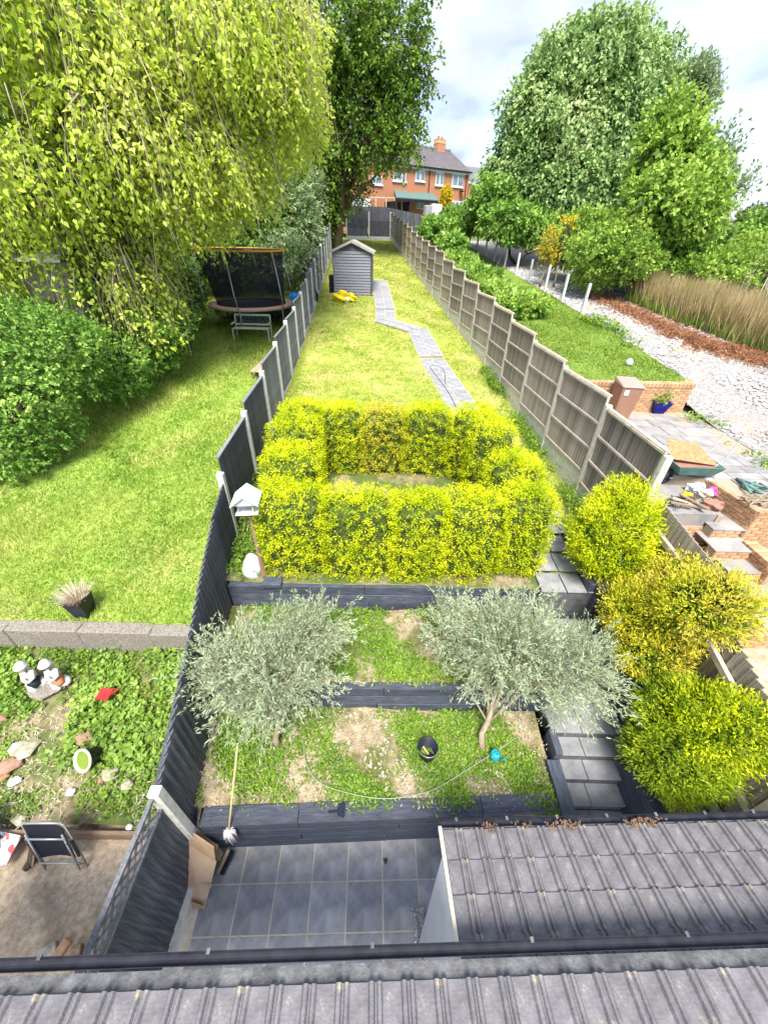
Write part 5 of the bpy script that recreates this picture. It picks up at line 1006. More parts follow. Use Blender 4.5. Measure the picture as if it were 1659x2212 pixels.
# cobalt pot with shrub
c = A(1422, 893, ZP); c.y += .15; bp_ = thing('blue_pot', c, 'square cobalt blue glazed pot with a small leafy shrub against the brick wall', 'plant pot')
V = [(c.x+sx*a, c.y+sy*a, ZP+z) for a, z in ((.15, 0), (.24, .32), (.25, .34), (.215, .34), (.2, .28)) for sx, sy in ((-1, -1), (1, -1), (1, 1), (-1, 1))]
MB().add(V, [(3, 2, 1, 0)]+[(i+4*k, (i+1) % 4+4*k, (i+1) % 4+4*k+4, i+4*k+4) for k in range(4) for i in range(4)]+[(16, 17, 18, 19)]).build('pot', M['cobalt'], bp_)
foliage('shrub', [(c.x, c.y, ZP+.45, .24, .24, .17)], 70, .12, 10, .06, .035, M['L_shrub'], bp_, seed=3, shell=(.3, 1), up=.5, twig=M['twig'])
c = G(1356, 790, z_rt); tag(MB().blob((c.x, c.y, c.z+.1), (.11, .11, .11), 4, .05, 12, 8).build('white_ball', M['white'], smooth=True), 'small white ball lying on the right lawn', 'ball')
# concrete posts along the rubble strip
zt_ = [(1275, 612), (1228, 592), (1189, 572), (1151, 560), (1123, 546), (1097, 535), (1074, 520), (1053, 513), (1034, 505), (1017, 500), (1001, 490), (985, 486)]
ordn = ['nearest', 'second nearest', 'third nearest', 'fourth nearest', 'fifth nearest', 'sixth nearest', 'seventh nearest', 'eighth nearest', 'ninth nearest', 'third from the far end', 'second from the far end', 'furthest']
pr = None
for k, (px, py) in enumerate(zt_):
    d = ray(px, py); t = 10.24/(d[0]+.1*d[1]); p = EYE+d*t; h_ = 1.95
    if pr is None: pr = MB().prism([(-.05, -.05, -2), (.05, -.05, -2), (.05, .05, -2), (-.05, .05, -2)], (0, 0, 2)).build('concrete_post', M['post_white'])
    else: pr = pr.copy(); C.objects.link(pr)
    pr.location = p; pr.rotation_euler = (0, random.uniform(-.015, .015), random.uniform(-.1, .1)); pr['label'] = 'bare upright concrete post beside the rubble strip, %s to the camera' % ordn[k] if k < 9 else 'bare upright concrete post by the rubble strip, %s' % ordn[k]; pr['category'] = 'post'; pr['group'] = 'bare concrete posts along the rubble strip'
# rubble stones, brown cuttings, tall grass
gm_ = np.random.default_rng(17); st = MB()
N_ = 9500; V = []; cubes = np.array([[-1, -1, -.7], [1, -1, -.6], [1, 1, -.7], [-1, 1, -.6], [-.7, -.8, .7], [.8, -.6, .6], [.6, .8, .8], [-.8, .6, .5]])
ys_ = 4.2*(30/4.2)**gm_.uniform(0, 1, N_); xs_ = np.where(ys_ > 11.4, 9.1-.1*(ys_-11.4), 9.2)+gm_.uniform(.01, 1, N_)*np.interp(ys_, [4, 12, 20, 30], [8, 6.5, 5, 3])
kk = (inside := np.array([not inpoly(x, y, PP) for x, y in zip(xs_, ys_)])); xs_, ys_ = xs_[kk], ys_[kk]; n = len(xs_)
sz = gm_.uniform(.012, .05, n)*np.interp(ys_, [4, 12, 25], [.9, 1.1, 1.5]); th_ = gm_.uniform(0, 6.3, n)
Vs = cubes[None]*np.stack([sz*1.3, sz, sz*.6], 1)[:, None, :]*(1+gm_.normal(size=(n, 8, 3))*.15); cs, sn_ = np.cos(th_)[:, None], np.sin(th_)[:, None]
Vr = np.stack([Vs[..., 0]*cs-Vs[..., 1]*sn_, Vs[..., 0]*sn_+Vs[..., 1]*cs, Vs[..., 2]], -1)+np.stack([xs_, ys_, z_grav(xs_, ys_)+sz*.3], 1)[:, None, :]
idx = np.array([(4, 5, 6, 7), (0, 1, 5, 4), (1, 2, 6, 5), (2, 3, 7, 6), (3, 0, 4, 7)]); tag(quads('rubble', Vr[:, idx].reshape(-1, 3), n*5, M['stone']), 'strip of broken pale rubble stones running up the slope on the right', 'rubble', kind='stuff')
def Gv(px, py): return G(px, py, z_grav)
dA, dB, dC = Gv(1285, 640), Gv(1480, 735), Gv(1660, 785)
def strip(name, pts, wid, n, per, L, W, mat, label, cat, h, seed, up=.0, zf=z_grav, lie=.2):
    g = np.random.default_rng(seed); t = g.uniform(0, len(pts)-1.001, n); i = t.astype(int); f = (t-i)[:, None]; P = np.array([[p.x, p.y] for p in pts]); c_ = P[i]*(1-f)+P[i+1]*f
    d = unit(P[i+1]-P[i]); nr = np.stack([-d[:, 1], d[:, 0]], 1); c_ = c_+nr*(g.normal(size=(n, 1))*wid*.5) if up == 0 else c_-nr*g.uniform(-1, 0, (n, 1))*wid
    z = zf(c_[:, 0], c_[:, 1]); B = np.concatenate([c_, z[:, None]], 1)[:, None, :]+g.normal(size=(n, per, 3))*np.array([.08, .08, 0]); B[..., 2] += g.uniform(0, h, (n, per)) if up == 0 else 0
    D = g.normal(size=(n, per, 3))*(1 if up == 0 else .16); D[..., 2] = np.abs(D[..., 2])*.3+(lie if up == 0 else 1)
    return tag(quads(name, kites(B.reshape(-1, 3), D.reshape(-1, 3), g.normal(size=(n*per, 3)), L*g.uniform(.45, 1.3, n*per), W*g.uniform(.5, 1.6, (n*per, 1))), n*per, mat), label, cat, kind='stuff')
strip('brown_cuttings', [dA, dB, dC], .75, 2100, 4, .22, .03, M['rusty'], 'band of rust brown dry cuttings along the far side of the rubble', 'cuttings', .08, 5)
rA, rB, rC, rD = Gv(1350, 648), Gv(1440, 690), Gv(1560, 735), Gv(1720, 790)
strip('tall_grass', [rA, rB, rC, rD], 2.2, 4200, 4, 1.25, .022, M['L_reed'], 'dense stand of tall tan seeding grass beyond the rubble', 'tall grass', 0, 6, up=1)
strip('tall_grass_base', [rA, rB, rC, rD], 1.6, 2600, 5, .55, .035, M['L_shrub'], 'green leafy growth at the foot of the tall tan grass', 'grass', 0, 7, up=1)
strip('pale_stalks', [Gv(1500, 690), Gv(1720, 760)], 3.5, 60, 1, 2.6, .03, M['dry'], 'long pale leaning stalks standing above the tall grass', 'stalks', 0, 8, up=1)
cover('weeds', lambda y: 8.7+0*y, lambda y: 9.5+0*y, 5, 11, z_grav, 120, 10, .09, .04, M['L_weed'], 'weeds growing along the edge of the neighbour patio and rubble', 'weeds', .4, 1.3, 1, .15, 44)
cover('weeds', lambda y: bnd(y)-.5, lambda y: bnd(y)+.5, 14.5, 18, z_grav, 120, 10, .13, .05, M['L_weed'], 'weeds round the foot of the nearest bare concrete posts', 'weeds', .1, 1.3, 1, .25, 45)

# ================================================================== TREES, HEDGES, SHRUBS
def LB(px, py, Y, rx, rz, ry=None):
    c = aty(px, py, Y); dz = float((c-EYE) @ _f); s = dz/CF; cs = 1/math.sqrt(1+((py-1106)/CF)**2); r_ = rx*s; return (c[0], c[1], c[2], r_, ry or r_*.85, rz*s*cs*1.02)
def tree(name, label, cat, lobes, base, n, tl, per, L, W, mat, seed, r0=.2, bark='bark', group=None, nb=3, inner=None, tp=None, **kw):
    sk = lambda q: max(q*.62, q-tl*.42)
    lobes = [(a, b, c_, sk(d), sk(e), sk(f)) for a, b, c_, d, e, f in lobes]
    t = thing(name, base, label, cat, group); cx = sum(l_[0] for l_ in lobes)/len(lobes); cy = sum(l_[1] for l_ in lobes)/len(lobes); cz = sum(l_[2] for l_ in lobes)/len(lobes)
    trunk(t, base, tp or (cx, cy, cz), r0, r0*.45, M[bark], lobes, nb, seed)
    if name not in ('drooping_tree', 'broadleaf_tree'): n = int(n*.58)
    foliage('crown', lobes, n, tl, per, L, W, mat, t, seed=seed, **kw)
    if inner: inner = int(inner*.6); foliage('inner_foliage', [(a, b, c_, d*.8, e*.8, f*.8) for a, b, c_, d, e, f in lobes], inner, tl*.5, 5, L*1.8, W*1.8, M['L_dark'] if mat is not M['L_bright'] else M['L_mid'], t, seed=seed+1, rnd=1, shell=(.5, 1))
    return t
zl = lambda x, y: float(z_left(x, y))
# big bright drooping tree on the left
Lb = [LB(120, 60, 13.5, 240, 190, 3.2), LB(400, 60, 15, 220, 180, 3), LB(70, 330, 12.5, 210, 150, 2.6), LB(300, 270, 14, 210, 170, 3), LB(540, 170, 17, 130, 170, 2.6), LB(590, 60, 17, 110, 120, 2.4), LB(480, 320, 15.5, 115, 105, 2.2), LB(380, 400, 14, 105, 70, 1.8), LB(110, 460, 12.5, 160, 70, 1.8), LB(300, 620, 12.5, 60, 60, 1.0), LB(-30, 560, 11, 40, 70, 1.2), LB(640, 200, 20, 60, 120, 2), LB(60, 490, 13, 110, 60, 1.5), LB(190, 570, 12.6, 100, 70, 1.5), LB(275, 560, 13.2, 90, 80, 1.5)]
tree('drooping_tree', 'huge lime green drooping tree with tangled tan twigs filling the upper left', 'tree', Lb, (-11.5, 15, 2.8), 6700, .95, 20, .13, .08, M['L_bright'], 51, .35, 'bark_pale', nb=4, inner=2000, droop=.95, out=.5, up=.25, rnd=.5, bump=.3, shell=(.55, 1.08), twig=M['twig'], twr=.014, jit=.14, zmin=lambda x, y: z_left(x, y)+.3)
def strands(parent, lobes, n, length, r, mat, seed):
    g = random.Random(seed); m = MB()
    for k in range(n):
        l_ = lobes[g.randrange(len(lobes))]; a = g.uniform(0, 6.3); el = g.uniform(-.2, .9); d = Vector((math.cos(a)*math.cos(el), math.sin(a)*math.cos(el), math.sin(el))); c = Vector(l_[:3]); R_ = Vector((d.x*l_[3], d.y*l_[4], d.z*l_[5])); L_ = length*g.uniform(.5, 1.2)
        p0 = c+R_*.55; p1 = c+R_*g.uniform(.9, 1.02)+Vector((0, 0, .25)); tw = Vector((g.uniform(-.4, .4), g.uniform(-.4, .4), 0)); p2 = p1+(d*.25+tw*.5)*L_*.5-Vector((0, 0, L_*.45)); p3 = p2+tw*L_*.4-Vector((0, 0, L_*.55))
        m.tube([p0, p0.lerp(p1, .6)+Vector((0, 0, .2)), p1, p1.lerp(p2, .5)+d*.1, p2, p3], [r*2, r*1.6, r*1.2, r, r*.8, r*.4], 3, False)
    return m.build('hanging_branches', mat, parent)
strands(bpy.data.objects['drooping_tree'], Lb, 520, 2.2, .011, M['twig'], 3)
Lm = [LB(700, 60, 35, 150, 170), LB(850, 90, 34, 85, 150), LB(840, 230, 34, 85, 90), LB(760, 190, 35, 120, 110), LB(660, 250, 35, 80, 110), LB(790, 310, 34, 90, 50), LB(870, 300, 33, 50, 55), LB(690, 350, 35, 85, 80), LB(690, 430, 35.5, 70, 70), LB(905, 150, 34, 45, 60), LB(640, 360, 34, 60, 70), LB(750, 400, 36, 40, 60)]
b = aty(724, 480, 35); tree('broadleaf_tree', 'tall dark broadleaf tree with dark trunk standing at the end of the grey fence', 'tree', Lm, (b[0], b[1], 5.5), 2600, 1.3, 22, .22, .14, M['L_mid'], 52, .33, nb=6, tp=tuple(aty(735, 230, 34.5)), droop=.3, rnd=.6, bump=.28, shell=(.45, 1.06), twig=M['twig_dark'], twr=.02, jit=.16, inner=0)
LRt = [LB(1280, 125, 34, 125, 100), LB(1370, 150, 35, 85, 90), LB(1165, 230, 33, 75, 105), LB(1270, 270, 33, 125, 120), LB(1380, 270, 35, 70, 110), LB(1130, 355, 33, 78, 95), LB(1240, 400, 32, 110, 85), LB(1340, 400, 33, 85, 80), LB(1110, 440, 33, 50, 45)]
tree('broadleaf_tree', 'large domed green tree with hanging leaf clusters on the right against the sky', 'tree', LRt, (16.5, 34, 5.8), 5400, 1.15, 18, .26, .15, M['L_right'], 53, .4, nb=4, droop=.75, out=.7, rnd=.45, bump=.24, shell=(.7, 1.06), inner=1500, twig=M['twig_dark'], twr=.012, jit=.18)
tree('maple_tree', 'fresher green tree with layered branches to the right of the domed tree', 'tree', [LB(1450, 335, 24, 66, 98), LB(1495, 405, 23, 62, 62), LB(1430, 430, 22, 70, 60), LB(1480, 470, 22, 75, 50), LB(1440, 255, 25, 34, 45)], (17, 23.5, 4.4), 2400, .9, 18, .19, .14, M['L_shrub'], 54, .2, nb=6, droop=.1, up=.1, bump=.3, shell=(.55, 1.08), inner=800, twig=M['twig_dark'], twr=.012)
tree('slender_tree', 'sparse young tree with open twiggy branches on the far right of the green tree', 'tree', [LB(1545, 340, 25, 48, 60), LB(1575, 420, 24, 40, 30), LB(1535, 420, 24, 40, 50)], (19.5, 24.5, 4.5), 330, 1.0, 14, .16, .10, M['L_grey'], 55, .1, 'bark_pale', nb=9, droop=0, up=.7, bump=.3, shell=(.2, 1.1), twig=M['twig'], twr=.014)
tree('birch_tree', 'feathery upright tree behind the domed tree, leaning against the sky', 'tree', [LB(1495, 180, 36, 38, 48), LB(1480, 245, 36, 40, 50), LB(1510, 220, 36, 30, 50)], (24, 36, 6), 1100, 1.1, 13, .26, .10, M['L_grey'], 56, .16, nb=5, droop=.2, up=1.1, out=.5, bump=.25, shell=(.3, 1.05), twig=M['twig_dark'], twr=.012)
# left boundary planting
tree('privet_hedge', 'dark green leafy hedge bulging over the left lawn in the foreground', 'hedge', [LB(30, 870, 8.6, 115, 120, 1.1), LB(90, 760, 10, 135, 95, 1.3), LB(10, 980, 7.8, 75, 50, .7)], (-9.8, 9, 2), 3300, .28, 15, .085, .055, M['L_hedge'], 61, .07, nb=6, droop=.1, bump=.16, shell=(.8, 1.04), inner=900, zmin=lambda x, y: z_left(x, y))
tree('privet_hedge', 'middle green leafy hedge between the foreground hedge and the lime tree', 'hedge', [LB(200, 790, 11.3, 125, 80, 1.2), LB(285, 720, 12.8, 110, 95, 1.3), LB(180, 670, 12.4, 130, 100, 1.3), LB(340, 670, 15, 80, 80, 1.3)], (-9.8, 12, 2.4), 2800, .32, 15, .10, .065, M['L_hedge'], 62, .07, nb=6, droop=.1, bump=.16, shell=(.8, 1.04), inner=800, zmin=lambda x, y: z_left(x, y))
tree('laurel_bush', 'shadowy dark bush beside the trampoline at the end of the left hedge', 'bush', [LB(365, 620, 18.5, 70, 80, 1.5), LB(300, 640, 16, 80, 90, 1.6), LB(320, 560, 20, 90, 80, 1.8), LB(420, 500, 24, 90, 95, 2), LB(400, 640, 18, 30, 40, 1)], (-11.5, 20, 3.4), 3000, .5, 15, .14, .09, M['L_dark'], 63, .1, nb=5, droop=.1, bump=.2, shell=(.75, 1.04), inner=1200, zmin=lambda x, y: z_left(x, y))
tree('laurel_bush', 'tall dark green bush directly behind the trampoline', 'bush', [LB(520, 470, 25, 90, 80, 2), LB(440, 520, 23, 70, 80, 1.6), LB(500, 560, 23.5, 90, 60, 1.6), LB(570, 400, 28, 80, 80, 2.2), LB(470, 400, 27, 80, 70, 2.2), LB(560, 310, 30, 80, 90, 2)], (-9.5, 26, 4.3), 3600, .6, 15, .18, .11, M['L_dark'], 64, .14, nb=5, droop=.1, bump=.2, shell=(.75, 1.04), inner=1400, zmin=lambda x, y: z_left(x, y))
tree('grey_shrub', 'grey-green silvery shrub between the trampoline and the grey fence', 'shrub', [LB(630, 480, 27, 62, 75, 1.7), LB(620, 560, 23.5, 62, 48, 1.4), LB(650, 420, 30, 50, 60, 1.7), LB(665, 540, 27, 25, 45, .8)], (-6, 26, 4.4), 3000, .55, 16, .16, .085, M['L_grey'], 65, .1, nb=5, droop=.15, bump=.2, shell=(.75, 1.05), inner=900, zmin=lambda x, y: z_left(x, y))
tree('dark_bush', 'very dark bush round the foot of the tall broadleaf tree', 'bush', [LB(700, 440, 37, 50, 50, 2), LB(655, 400, 38, 45, 50, 2)], (-6, 37, 5.8), 900, .7, 14, .25, .16, M['L_dark'], 66, .1, bump=.2, inner=400, zmin=lambda x, y: z_left(x, y))
# right boundary shrubs
tree('dark_bush', 'dark green bush below the domed tree, beside the far bare posts', 'bush', [LB(1065, 430, 32, 48, 45, 2), LB(1100, 480, 30, 60, 38, 2), LB(1030, 470, 36, 30, 30, 2)], (8.5, 31, 5.3), 1700, .6, 15, .2, .13, M['L_hedge'], 71, .1, bump=.2, inner=500)
def shrub(label, lobes, n, mat, seed, L=.15, name='shrub', cat='shrub', grp='shrubs beyond the rubble strip', **kw):
    b = lobes[0]; tree(name, label, cat, lobes, (b[0], b[1], float(z_grav(b[0], b[1]))), n, .5, 15, L, L*.6, M[mat], seed, .06, 'bark_pale', grp, 5, inner=int(n*.3), droop=.05, up=.45, bump=.2, shell=(.7, 1.06), twig=M['twig'], twr=.008, **kw)
shrub('deep green shrub just behind the bare posts and small yellow bush', [LB(1130, 488, 31, 65, 44, 1.8), LB(1225, 532, 26, 50, 44, 1.5), LB(1180, 505, 29, 50, 40, 1.5)], 1300, 'L_hedge', 72)
shrub('rounded light green shrub at the near end of the shrub row, above the tall grass', [LB(1320, 555, 22, 90, 62, 1.8), LB(1380, 572, 22.5, 50, 42, 1.4)], 2300, 'L_shrub', 73)
shrub('tall loose light green shrub below the domed tree', [LB(1280, 515, 25, 80, 55, 1.8), LB(1370, 500, 25, 80, 50, 1.8)], 2000, 'L_shrub', 74)
shrub('darker shrub hiding the foot of the fresh green tree', [LB(1470, 530, 24, 75, 50, 1.8), LB(1420, 520, 24, 50, 50, 1.7)], 1500, 'L_hedge', 75)
shrub('pale green shrub to the right, behind the tall tan grass', [LB(1540, 590, 21.5, 80, 48, 1.7), LB(1490, 600, 21, 50, 40, 1.4)], 1800, 'L_shrub', 76)
shrub('wide light green shrub at the right edge of the view', [LB(1640, 610, 20, 75, 55, 1.5), LB(1610, 560, 23, 70, 45, 1.7)], 1900, 'L_shrub', 77)
shrub('dark green bush on the far right skyline', [LB(1650, 520, 26, 60, 55, 2), LB(1600, 540, 26, 50, 40, 2)], 1500, 'L_hedge', 78, .2)
shrub('small yellow flowering bush among the green shrubs', [LB(1187, 524, 24, 16, 26, .6), LB(1182, 552, 24, 14, 20, .6)], 170, 'L_yellow', 79, .09)
shrub('smaller yellow bush higher up behind the shrub row', [LB(1226, 489, 24, 9, 12, .4)], 30, 'L_yellow', 80, .12)
for k, (px, py, Y, rx, rz, lb) in enumerate(((1640, 480, 60, 45, 30, 'dark rounded distant tree at the right edge'), (1590, 520, 55, 60, 22, 'low distant tree left of the far chimney'), (1560, 530, 50, 40, 25, 'distant pale tree beyond the green shrubs'))):
    L_ = [LB(px, py, Y, rx, rz, 3)]; tree('distant_tree', lb, 'tree', L_, (L_[0][0], L_[0][1], 7), 600, 1.2, 14, .4, .26, M['L_farr'], 90+k, .2, group='distant trees on the right skyline', inner=200)
# bramble and nettle bank beyond the right fence
def mound(name, label, lobes, n, mat, seed, L): 
    b = lobes[0]; t = thing(name, (b[0], b[1], b[2]-b[5]), label, 'bramble'); foliage('leaves', lobes, n, .35, 14, L, L*.62, M[mat], t, seed=seed, droop=0, up=.6, bump=.22, shell=(.7, 1.05)); foliage('inner_foliage', lobes, int(n*.25), .4, 5, L*2.5, L*1.5, M['L_hedge'], t, seed=seed+1, shell=(.4, .9)); foliage('stems', lobes, 60, .8, 1, .7, .012, M['twig'], t, seed=seed+2)
mound('nettle_patch', 'bright green nettle patch spilling round the bare posts, nearest part', [LB(1120, 662, 18.6, 52, 14, 1.1), LB(1062, 634, 21, 40, 14, 1.2)], 1500, 'L_shrub', 81, .12)
mound('nettle_patch', 'bright green nettle patch further up behind the weathered fence', [LB(1020, 600, 24, 42, 14, 1.5), LB(988, 572, 28, 36, 13, 1.6), LB(1055, 612, 22.5, 28, 12, 1.1)], 1700, 'L_shrub', 82, .15)
mound('bramble_bank', 'darker bramble mound at the top of the weathered fence', [LB(950, 498, 35, 38, 20, 2.0), LB(975, 530, 31, 25, 14, 1.6), LB(1000, 475, 38, 45, 18, 2)], 1400, 'L_hedge', 83, .2)
tg = thing('golden_cypress', aty(963, 455, 50), 'narrow bright yellow cypress in front of the brick house', 'conifer'); c = LB(963, 432, 50, 9, 27, .7); trunk(tg, (c[0], c[1], 7), (c[0], c[1], c[2]), .08, .04, M['bark']); foliage('crown', [c], 420, .3, 9, .16, .09, M['L_yellow'], tg, seed=4, shell=(.7, 1.02), up=.9, droop=0)

# ================================================================== HOUSES
EZ = 12.6; hA = A(906.5, 359.7, EZ); hB = A(1014.5, 372.7, EZ); hd = (hB-hA); hd.z = 0; hl = hd.length; hd /= hl; hn = Vector((hd.y, -hd.x, 0))  # hn towards the camera
hL = hA-hd*15
def onwall(px, py, off=0):
    d = ray(px, py); o_ = hA+hn*off; t = ((o_-Vector(EYE)).dot(hn))/Vector(d).dot(hn); return Vector(EYE+d*t)
hs = thing('brick_house', (hB.x, hB.y, 7.4), 'red brick terraced house with grey tiled roof seen between the trees', 'house')
GB = 6.8
MB().prism([hL+Vector((0, 0, GB-EZ)), hB+Vector((0, 0, GB-EZ)), hB-hn*8+Vector((0, 0, GB-EZ)), hL-hn*8+Vector((0, 0, GB-EZ))], (0, 0, EZ-GB)).build('wall', M['housebrick'], hs)
rz_ = float(onwall(1000, 331, -4).z-EZ); e0 = hL+hn*.25; e1_ = hB+hn*.25+hd*.15; rdg0 = hL-hn*4+Vector((0, 0, rz_)); rdg1 = hB-hn*4+hd*.15+Vector((0, 0, rz_)); nr_, nc = 22, 70
# individual courses of tiles, joined
tl_ = MB()
for r_ in range(nr_):
    f0, f1 = r_/nr_, (r_+1)/nr_; a0 = e0.lerp(rdg0, f0); a1 = e1_.lerp(rdg1, f0); b0_ = e0.lerp(rdg0, f1+.01); b1_ = e1_.lerp(rdg1, f1+.01)
    for c_ in range(nc): u0, u1 = (c_+.5*(r_ % 2))/nc, (c_+.96+.5*(r_ % 2))/nc; u1 = min(u1, 1); tl_.add([a0.lerp(a1, u0)+Vector((0, 0, .06)), a0.lerp(a1, u1)+Vector((0, 0, .06)), b0_.lerp(b1_, u1)+Vector((0, 0, .015)), b0_.lerp(b1_, u0)+Vector((0, 0, .015))], [(0, 1, 2, 3)])
tag(tl_.build('roof_tiles', M['rooftile'], hs), kind='stuff')
MB().prism([e0, e1_, rdg1], (0, 0, .01)).add([e0, e1_, rdg1, rdg0], [(0, 1, 2, 3)]).build('roof', M['rooftile'], hs)
MB().add([rdg0, rdg1, hB-hn*8.2, hL-hn*8.2], [(0, 1, 2, 3)]).build('roof', M['rooftile'], hs); MB().prism([hB, hB-hn*8, hB-hn*4+Vector((0, 0, rz_-.05))], hd*-.2).build('gable', M['housebrick'], hs)
MB().beam(rdg0+Vector((0, 0, .08)), rdg1+Vector((0, 0, .08)), .25, .12).build('ridge_tiles', M['rooftile'], hs)
MB().beam(e0+Vector((0, 0, -.03)), e1_+Vector((0, 0, -.03)), .14, .12).build('gutter', M['gutter'], hs); MB().beam(e0+Vector((0, 0, -.18))-hn*.15, e1_+Vector((0, 0, -.18))-hn*.15, .03, .16).build('fascia', M['white'], hs)
cx_ = (rdg1-hd*1.6+Vector((0, 0, -1.35))); ch = MB().box(cx_+Vector((0, 0, .9)), (1.1, .8, 2.6), math.atan2(hd.y, hd.x)).build('chimney', M['housebrick'], hs)
MB().box(cx_+Vector((0, 0, 1.95)), (1.15, .85, .25), math.atan2(hd.y, hd.x)).build('chimney_cap', M['brick'], hs)
for s in (-.25, .25): MB().lathe(cx_+hd*s+Vector((0, 0, 2.05)), [(.14, 0), (.11, .35), (.13, .37)], 10).build('chimney_pot', M['terra'], hs)
def window(x0, x1, y0, y1, nm=2, parent=hs, frame='white', off=.0, sill=True):
    a = onwall(x0, y1, off); b = onwall(x1, y1, off); c_ = onwall((x0+x1)/2, y0, off); z0, z1 = (a.z+b.z)/2, c_.z; a.z = b.z = z0; d = (b-a); L = d.length; d /= L
    def bar(s0, s1, za, zb_, th, out_): return MB().prism([a+d*s0+Vector((0, 0, za-z0))+hn*out_, a+d*s1+Vector((0, 0, za-z0))+hn*out_, a+d*s1+Vector((0, 0, zb_-z0))+hn*out_, a+d*s0+Vector((0, 0, zb_-z0))+hn*out_], hn*th)
    w_ = bar(0, L, z0, z1, .03, .02).build('window', M[frame], parent)
    for k in range(nm):
        s0 = L*k/nm+.09; s1 = L*(k+1)/nm-.05; pn = bar(s0, s1, z0+.1, z1-.1, .012, .055).build('pane', M['glass'], w_); pn.matrix_parent_inverse = Matrix.Identity(4)
        pn.matrix_parent_inverse = w_.matrix_basis.inverted(); pn.matrix_basis = Matrix.Identity(4)
    if sill: bar(-.08, L+.08, z0-.12, z0, .1, .02).build('sill', M[frame], w_)
window(848.6, 876.6, 373, 391, 3); window(896.6, 916.6, 368, 391, 2); window(939.6, 956.6, 372, 400, 2); window(974.6, 998.6, 375, 403, 2); window(970, 997, 434, 466, 3); window(800, 825, 380, 398, 2)
for px in (929, 1010): a = onwall(px, 372 if px > 1000 else 366, .1); MB().tube([a, Vector((a.x, a.y, GB))], .05, 6).build('drainpipe', M['gutter'], hs)
dsh = onwall(998, 415, .3); MB().lathe(dsh, [(.0, 0), (.3, .08), (.32, .1)], 14).build('satellite_dish', M['gutter'], hs)
# canopy against the house
cn = thing('veranda', onwall(900, 440, 1.5), 'green-grey sloping veranda roof on dark posts at the back of the brick house', 'veranda')
k0, k1 = onwall(852, 412, 0), onwall(934, 420, 0); f0_, f1_ = onwall(856, 420, 2.6), onwall(948, 430, 2.6); zt2 = (k0.z+k1.z)/2; k0.z = k1.z = zt2; f0_.z = f1_.z = zt2-.75
MB().prism([f0_, f1_, k1, k0], (0, 0, .09)).build('canopy', M['dgreen'], cn); MB().beam(f0_+Vector((0, 0, -.08)), f1_+Vector((0, 0, -.08)), .08, .2).build('beam', M['gutter'], cn)
for f in (0, .33, .66, 1): p = f0_.lerp(f1_, f); MB().beam(p, (p.x, p.y, GB), .12, .12).build('post', M['gutter'], cn)
for s in (0, 1): p = f0_.lerp(f1_, .02+.3*s); MB().box(p-hn*1.2+Vector((0, 0, -1.4)), (.06, 2.2, 2.4), math.atan2(hd.y, hd.x)).build('side_screen', M['gutter'], cn)
window(868, 886, 428, 452, 2, cn, 'cream', .12, False); window(896, 914, 428, 452, 2, cn, 'cream', .12, False)
cu = onwall(891, 440, .3); tag(MB().box(cu, (.9, .1, 2.2), math.atan2(hd.y, hd.x)).build('red_door', M['skirt'], cn))
# things behind the end fence
pg = thing('pergola_frame', aty(830, 440, 50), 'thin pale timber rail frame standing behind the dark end fence', 'pergola')
for a, b in (((800, 426), (868, 428)), ((800, 426), (800, 450)), ((812, 427), (812, 450)), ((834, 427), (834, 450)), ((852, 428), (852, 452)), ((868, 428), (868, 455))): MB().beam(aty(*a, 50), aty(*b, 50), .1, .1).build('rail', M['old_rail'], pg)
for k, (px, py, wd, hh, mt_, lb) in enumerate(((942, 454, 1.0, .9, 'whitebag', 'white covered box beside the yellow cypress'), (924, 455, .7, .8, 'lead', 'pale grey cover left of the white box near the veranda'), (790, 444, .7, 1.0, 'white', 'white box seen behind the left end of the dark end fence'), (772, 440, 1.2, .9, 'lead', 'grey shed side partly behind the tall tree'))):
    c = aty(px, py, 48); tag(MB().box(c, (wd, .7, hh), .3, .0, .04, .94).build('covered_item', M[mt_], bevel=.05), lb, 'covered item')
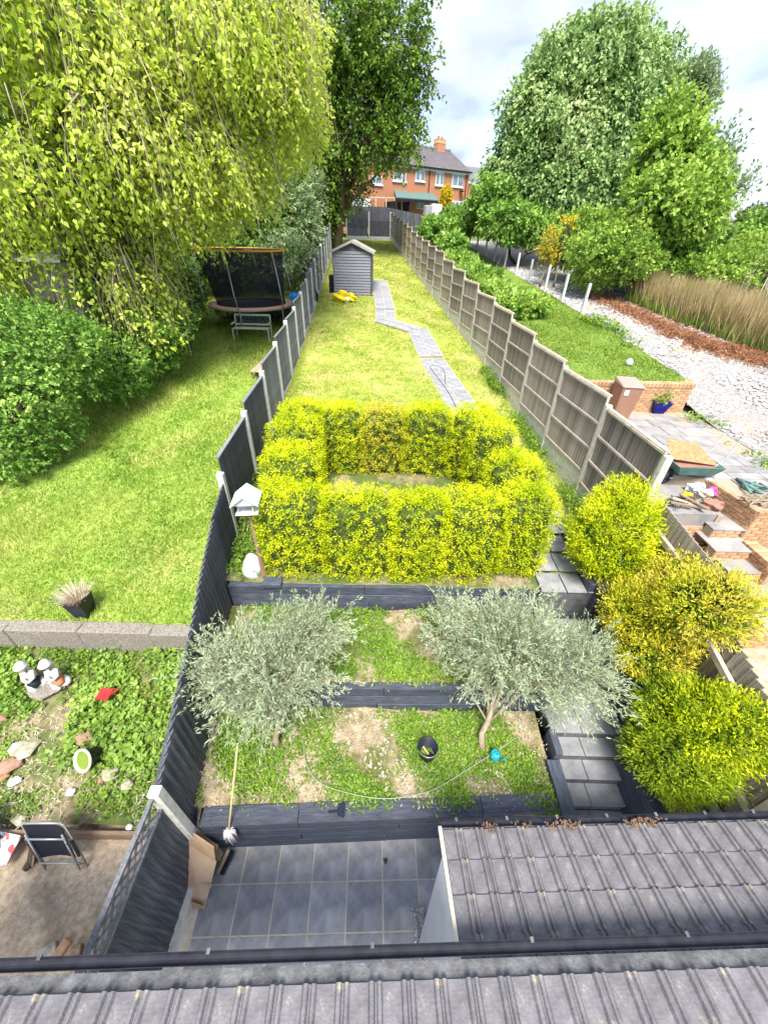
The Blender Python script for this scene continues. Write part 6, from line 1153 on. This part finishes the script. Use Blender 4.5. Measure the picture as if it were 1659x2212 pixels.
# next house with darker roof
h2 = thing('terraced_house', hB+hd*5, 'neighbouring brick house with darker slate roof, half hidden by the domed tree', 'house')
z2 = EZ-.9; n0 = hB+hd*.15+hn*.3; n0.z = 0; n1_ = n0+hd*12
MB().prism([n0+Vector((0, 0, GB))-hn*.3, n1_+Vector((0, 0, GB))-hn*.3, n1_-hn*8+Vector((0, 0, GB)), n0-hn*8+Vector((0, 0, GB))], (0, 0, z2-GB)).build('wall', M['housebrick'], h2)
MB().add([n0+Vector((0, 0, z2)), n1_+Vector((0, 0, z2)), n1_-hn*4.2+Vector((0, 0, z2+rz_*.92)), n0-hn*4.2+Vector((0, 0, z2+rz_*.92))], [(0, 1, 2, 3)]).build('roof', plain('dark_slate_roof', (.13, .135, .15), .8), h2); MB().beam(n0+Vector((0, 0, z2-.05)), n1_+Vector((0, 0, z2-.05)), .1, .14).build('fascia', M['white'], h2)
window(1034, 1052, 393, 408, 2, h2)
# far house on the right and pale-roofed outbuilding at left
fh = thing('distant_house', aty(1570, 505, 90), 'far pale roof with a stone chimney on the right skyline', 'house'); c = Vector(aty(1572, 512, 90))
MB().prism([c+Vector((-4.5, 0, -2)), c+Vector((5, 0, -2)), c+Vector((2, 4, .6)), c+Vector((-2.5, 4, .6))], (0, 0, .2)).build('roof', M['rooftile'], fh); MB().box(c+Vector((0, 4, -3.5)), (8, 7, 5)).build('wall', M['rock'], fh); MB().box(c+Vector((.6, 3, 1.2)), (1.6, 1, 2.6)).build('chimney', M['rock'], fh); MB().box(c+Vector((.6, 3, 2.6)), (1.9, 1.2, .4)).build('chimney_cap', M['rock'], fh)
ob = thing('outbuilding', aty(90, 600, 13.5), 'white-roofed grey outbuilding glimpsed through the lime tree at the left', 'outbuilding')
q = [Vector(aty(28, 565, 11.3)), Vector(aty(130, 565, 11.3)), Vector(aty(140, 530, 12.3)), Vector(aty(50, 530, 12.3))]; zz = q[0].z
for v_, z_ in zip(q, (zz, zz, zz+.45, zz+.45)): v_.z = z_
MB().prism(q, (0, 0, .06)).build('roof', M['white'], ob); MB().prism([(q[0].x, q[0].y+.1, zz-2.4), (q[1].x, q[1].y+.1, zz-2.4), (q[1].x, q[1].y+2, zz-2.4), (q[0].x, q[0].y+2, zz-2.4)], (0, 0, 2.4)).build('wall', M['edging'], ob)
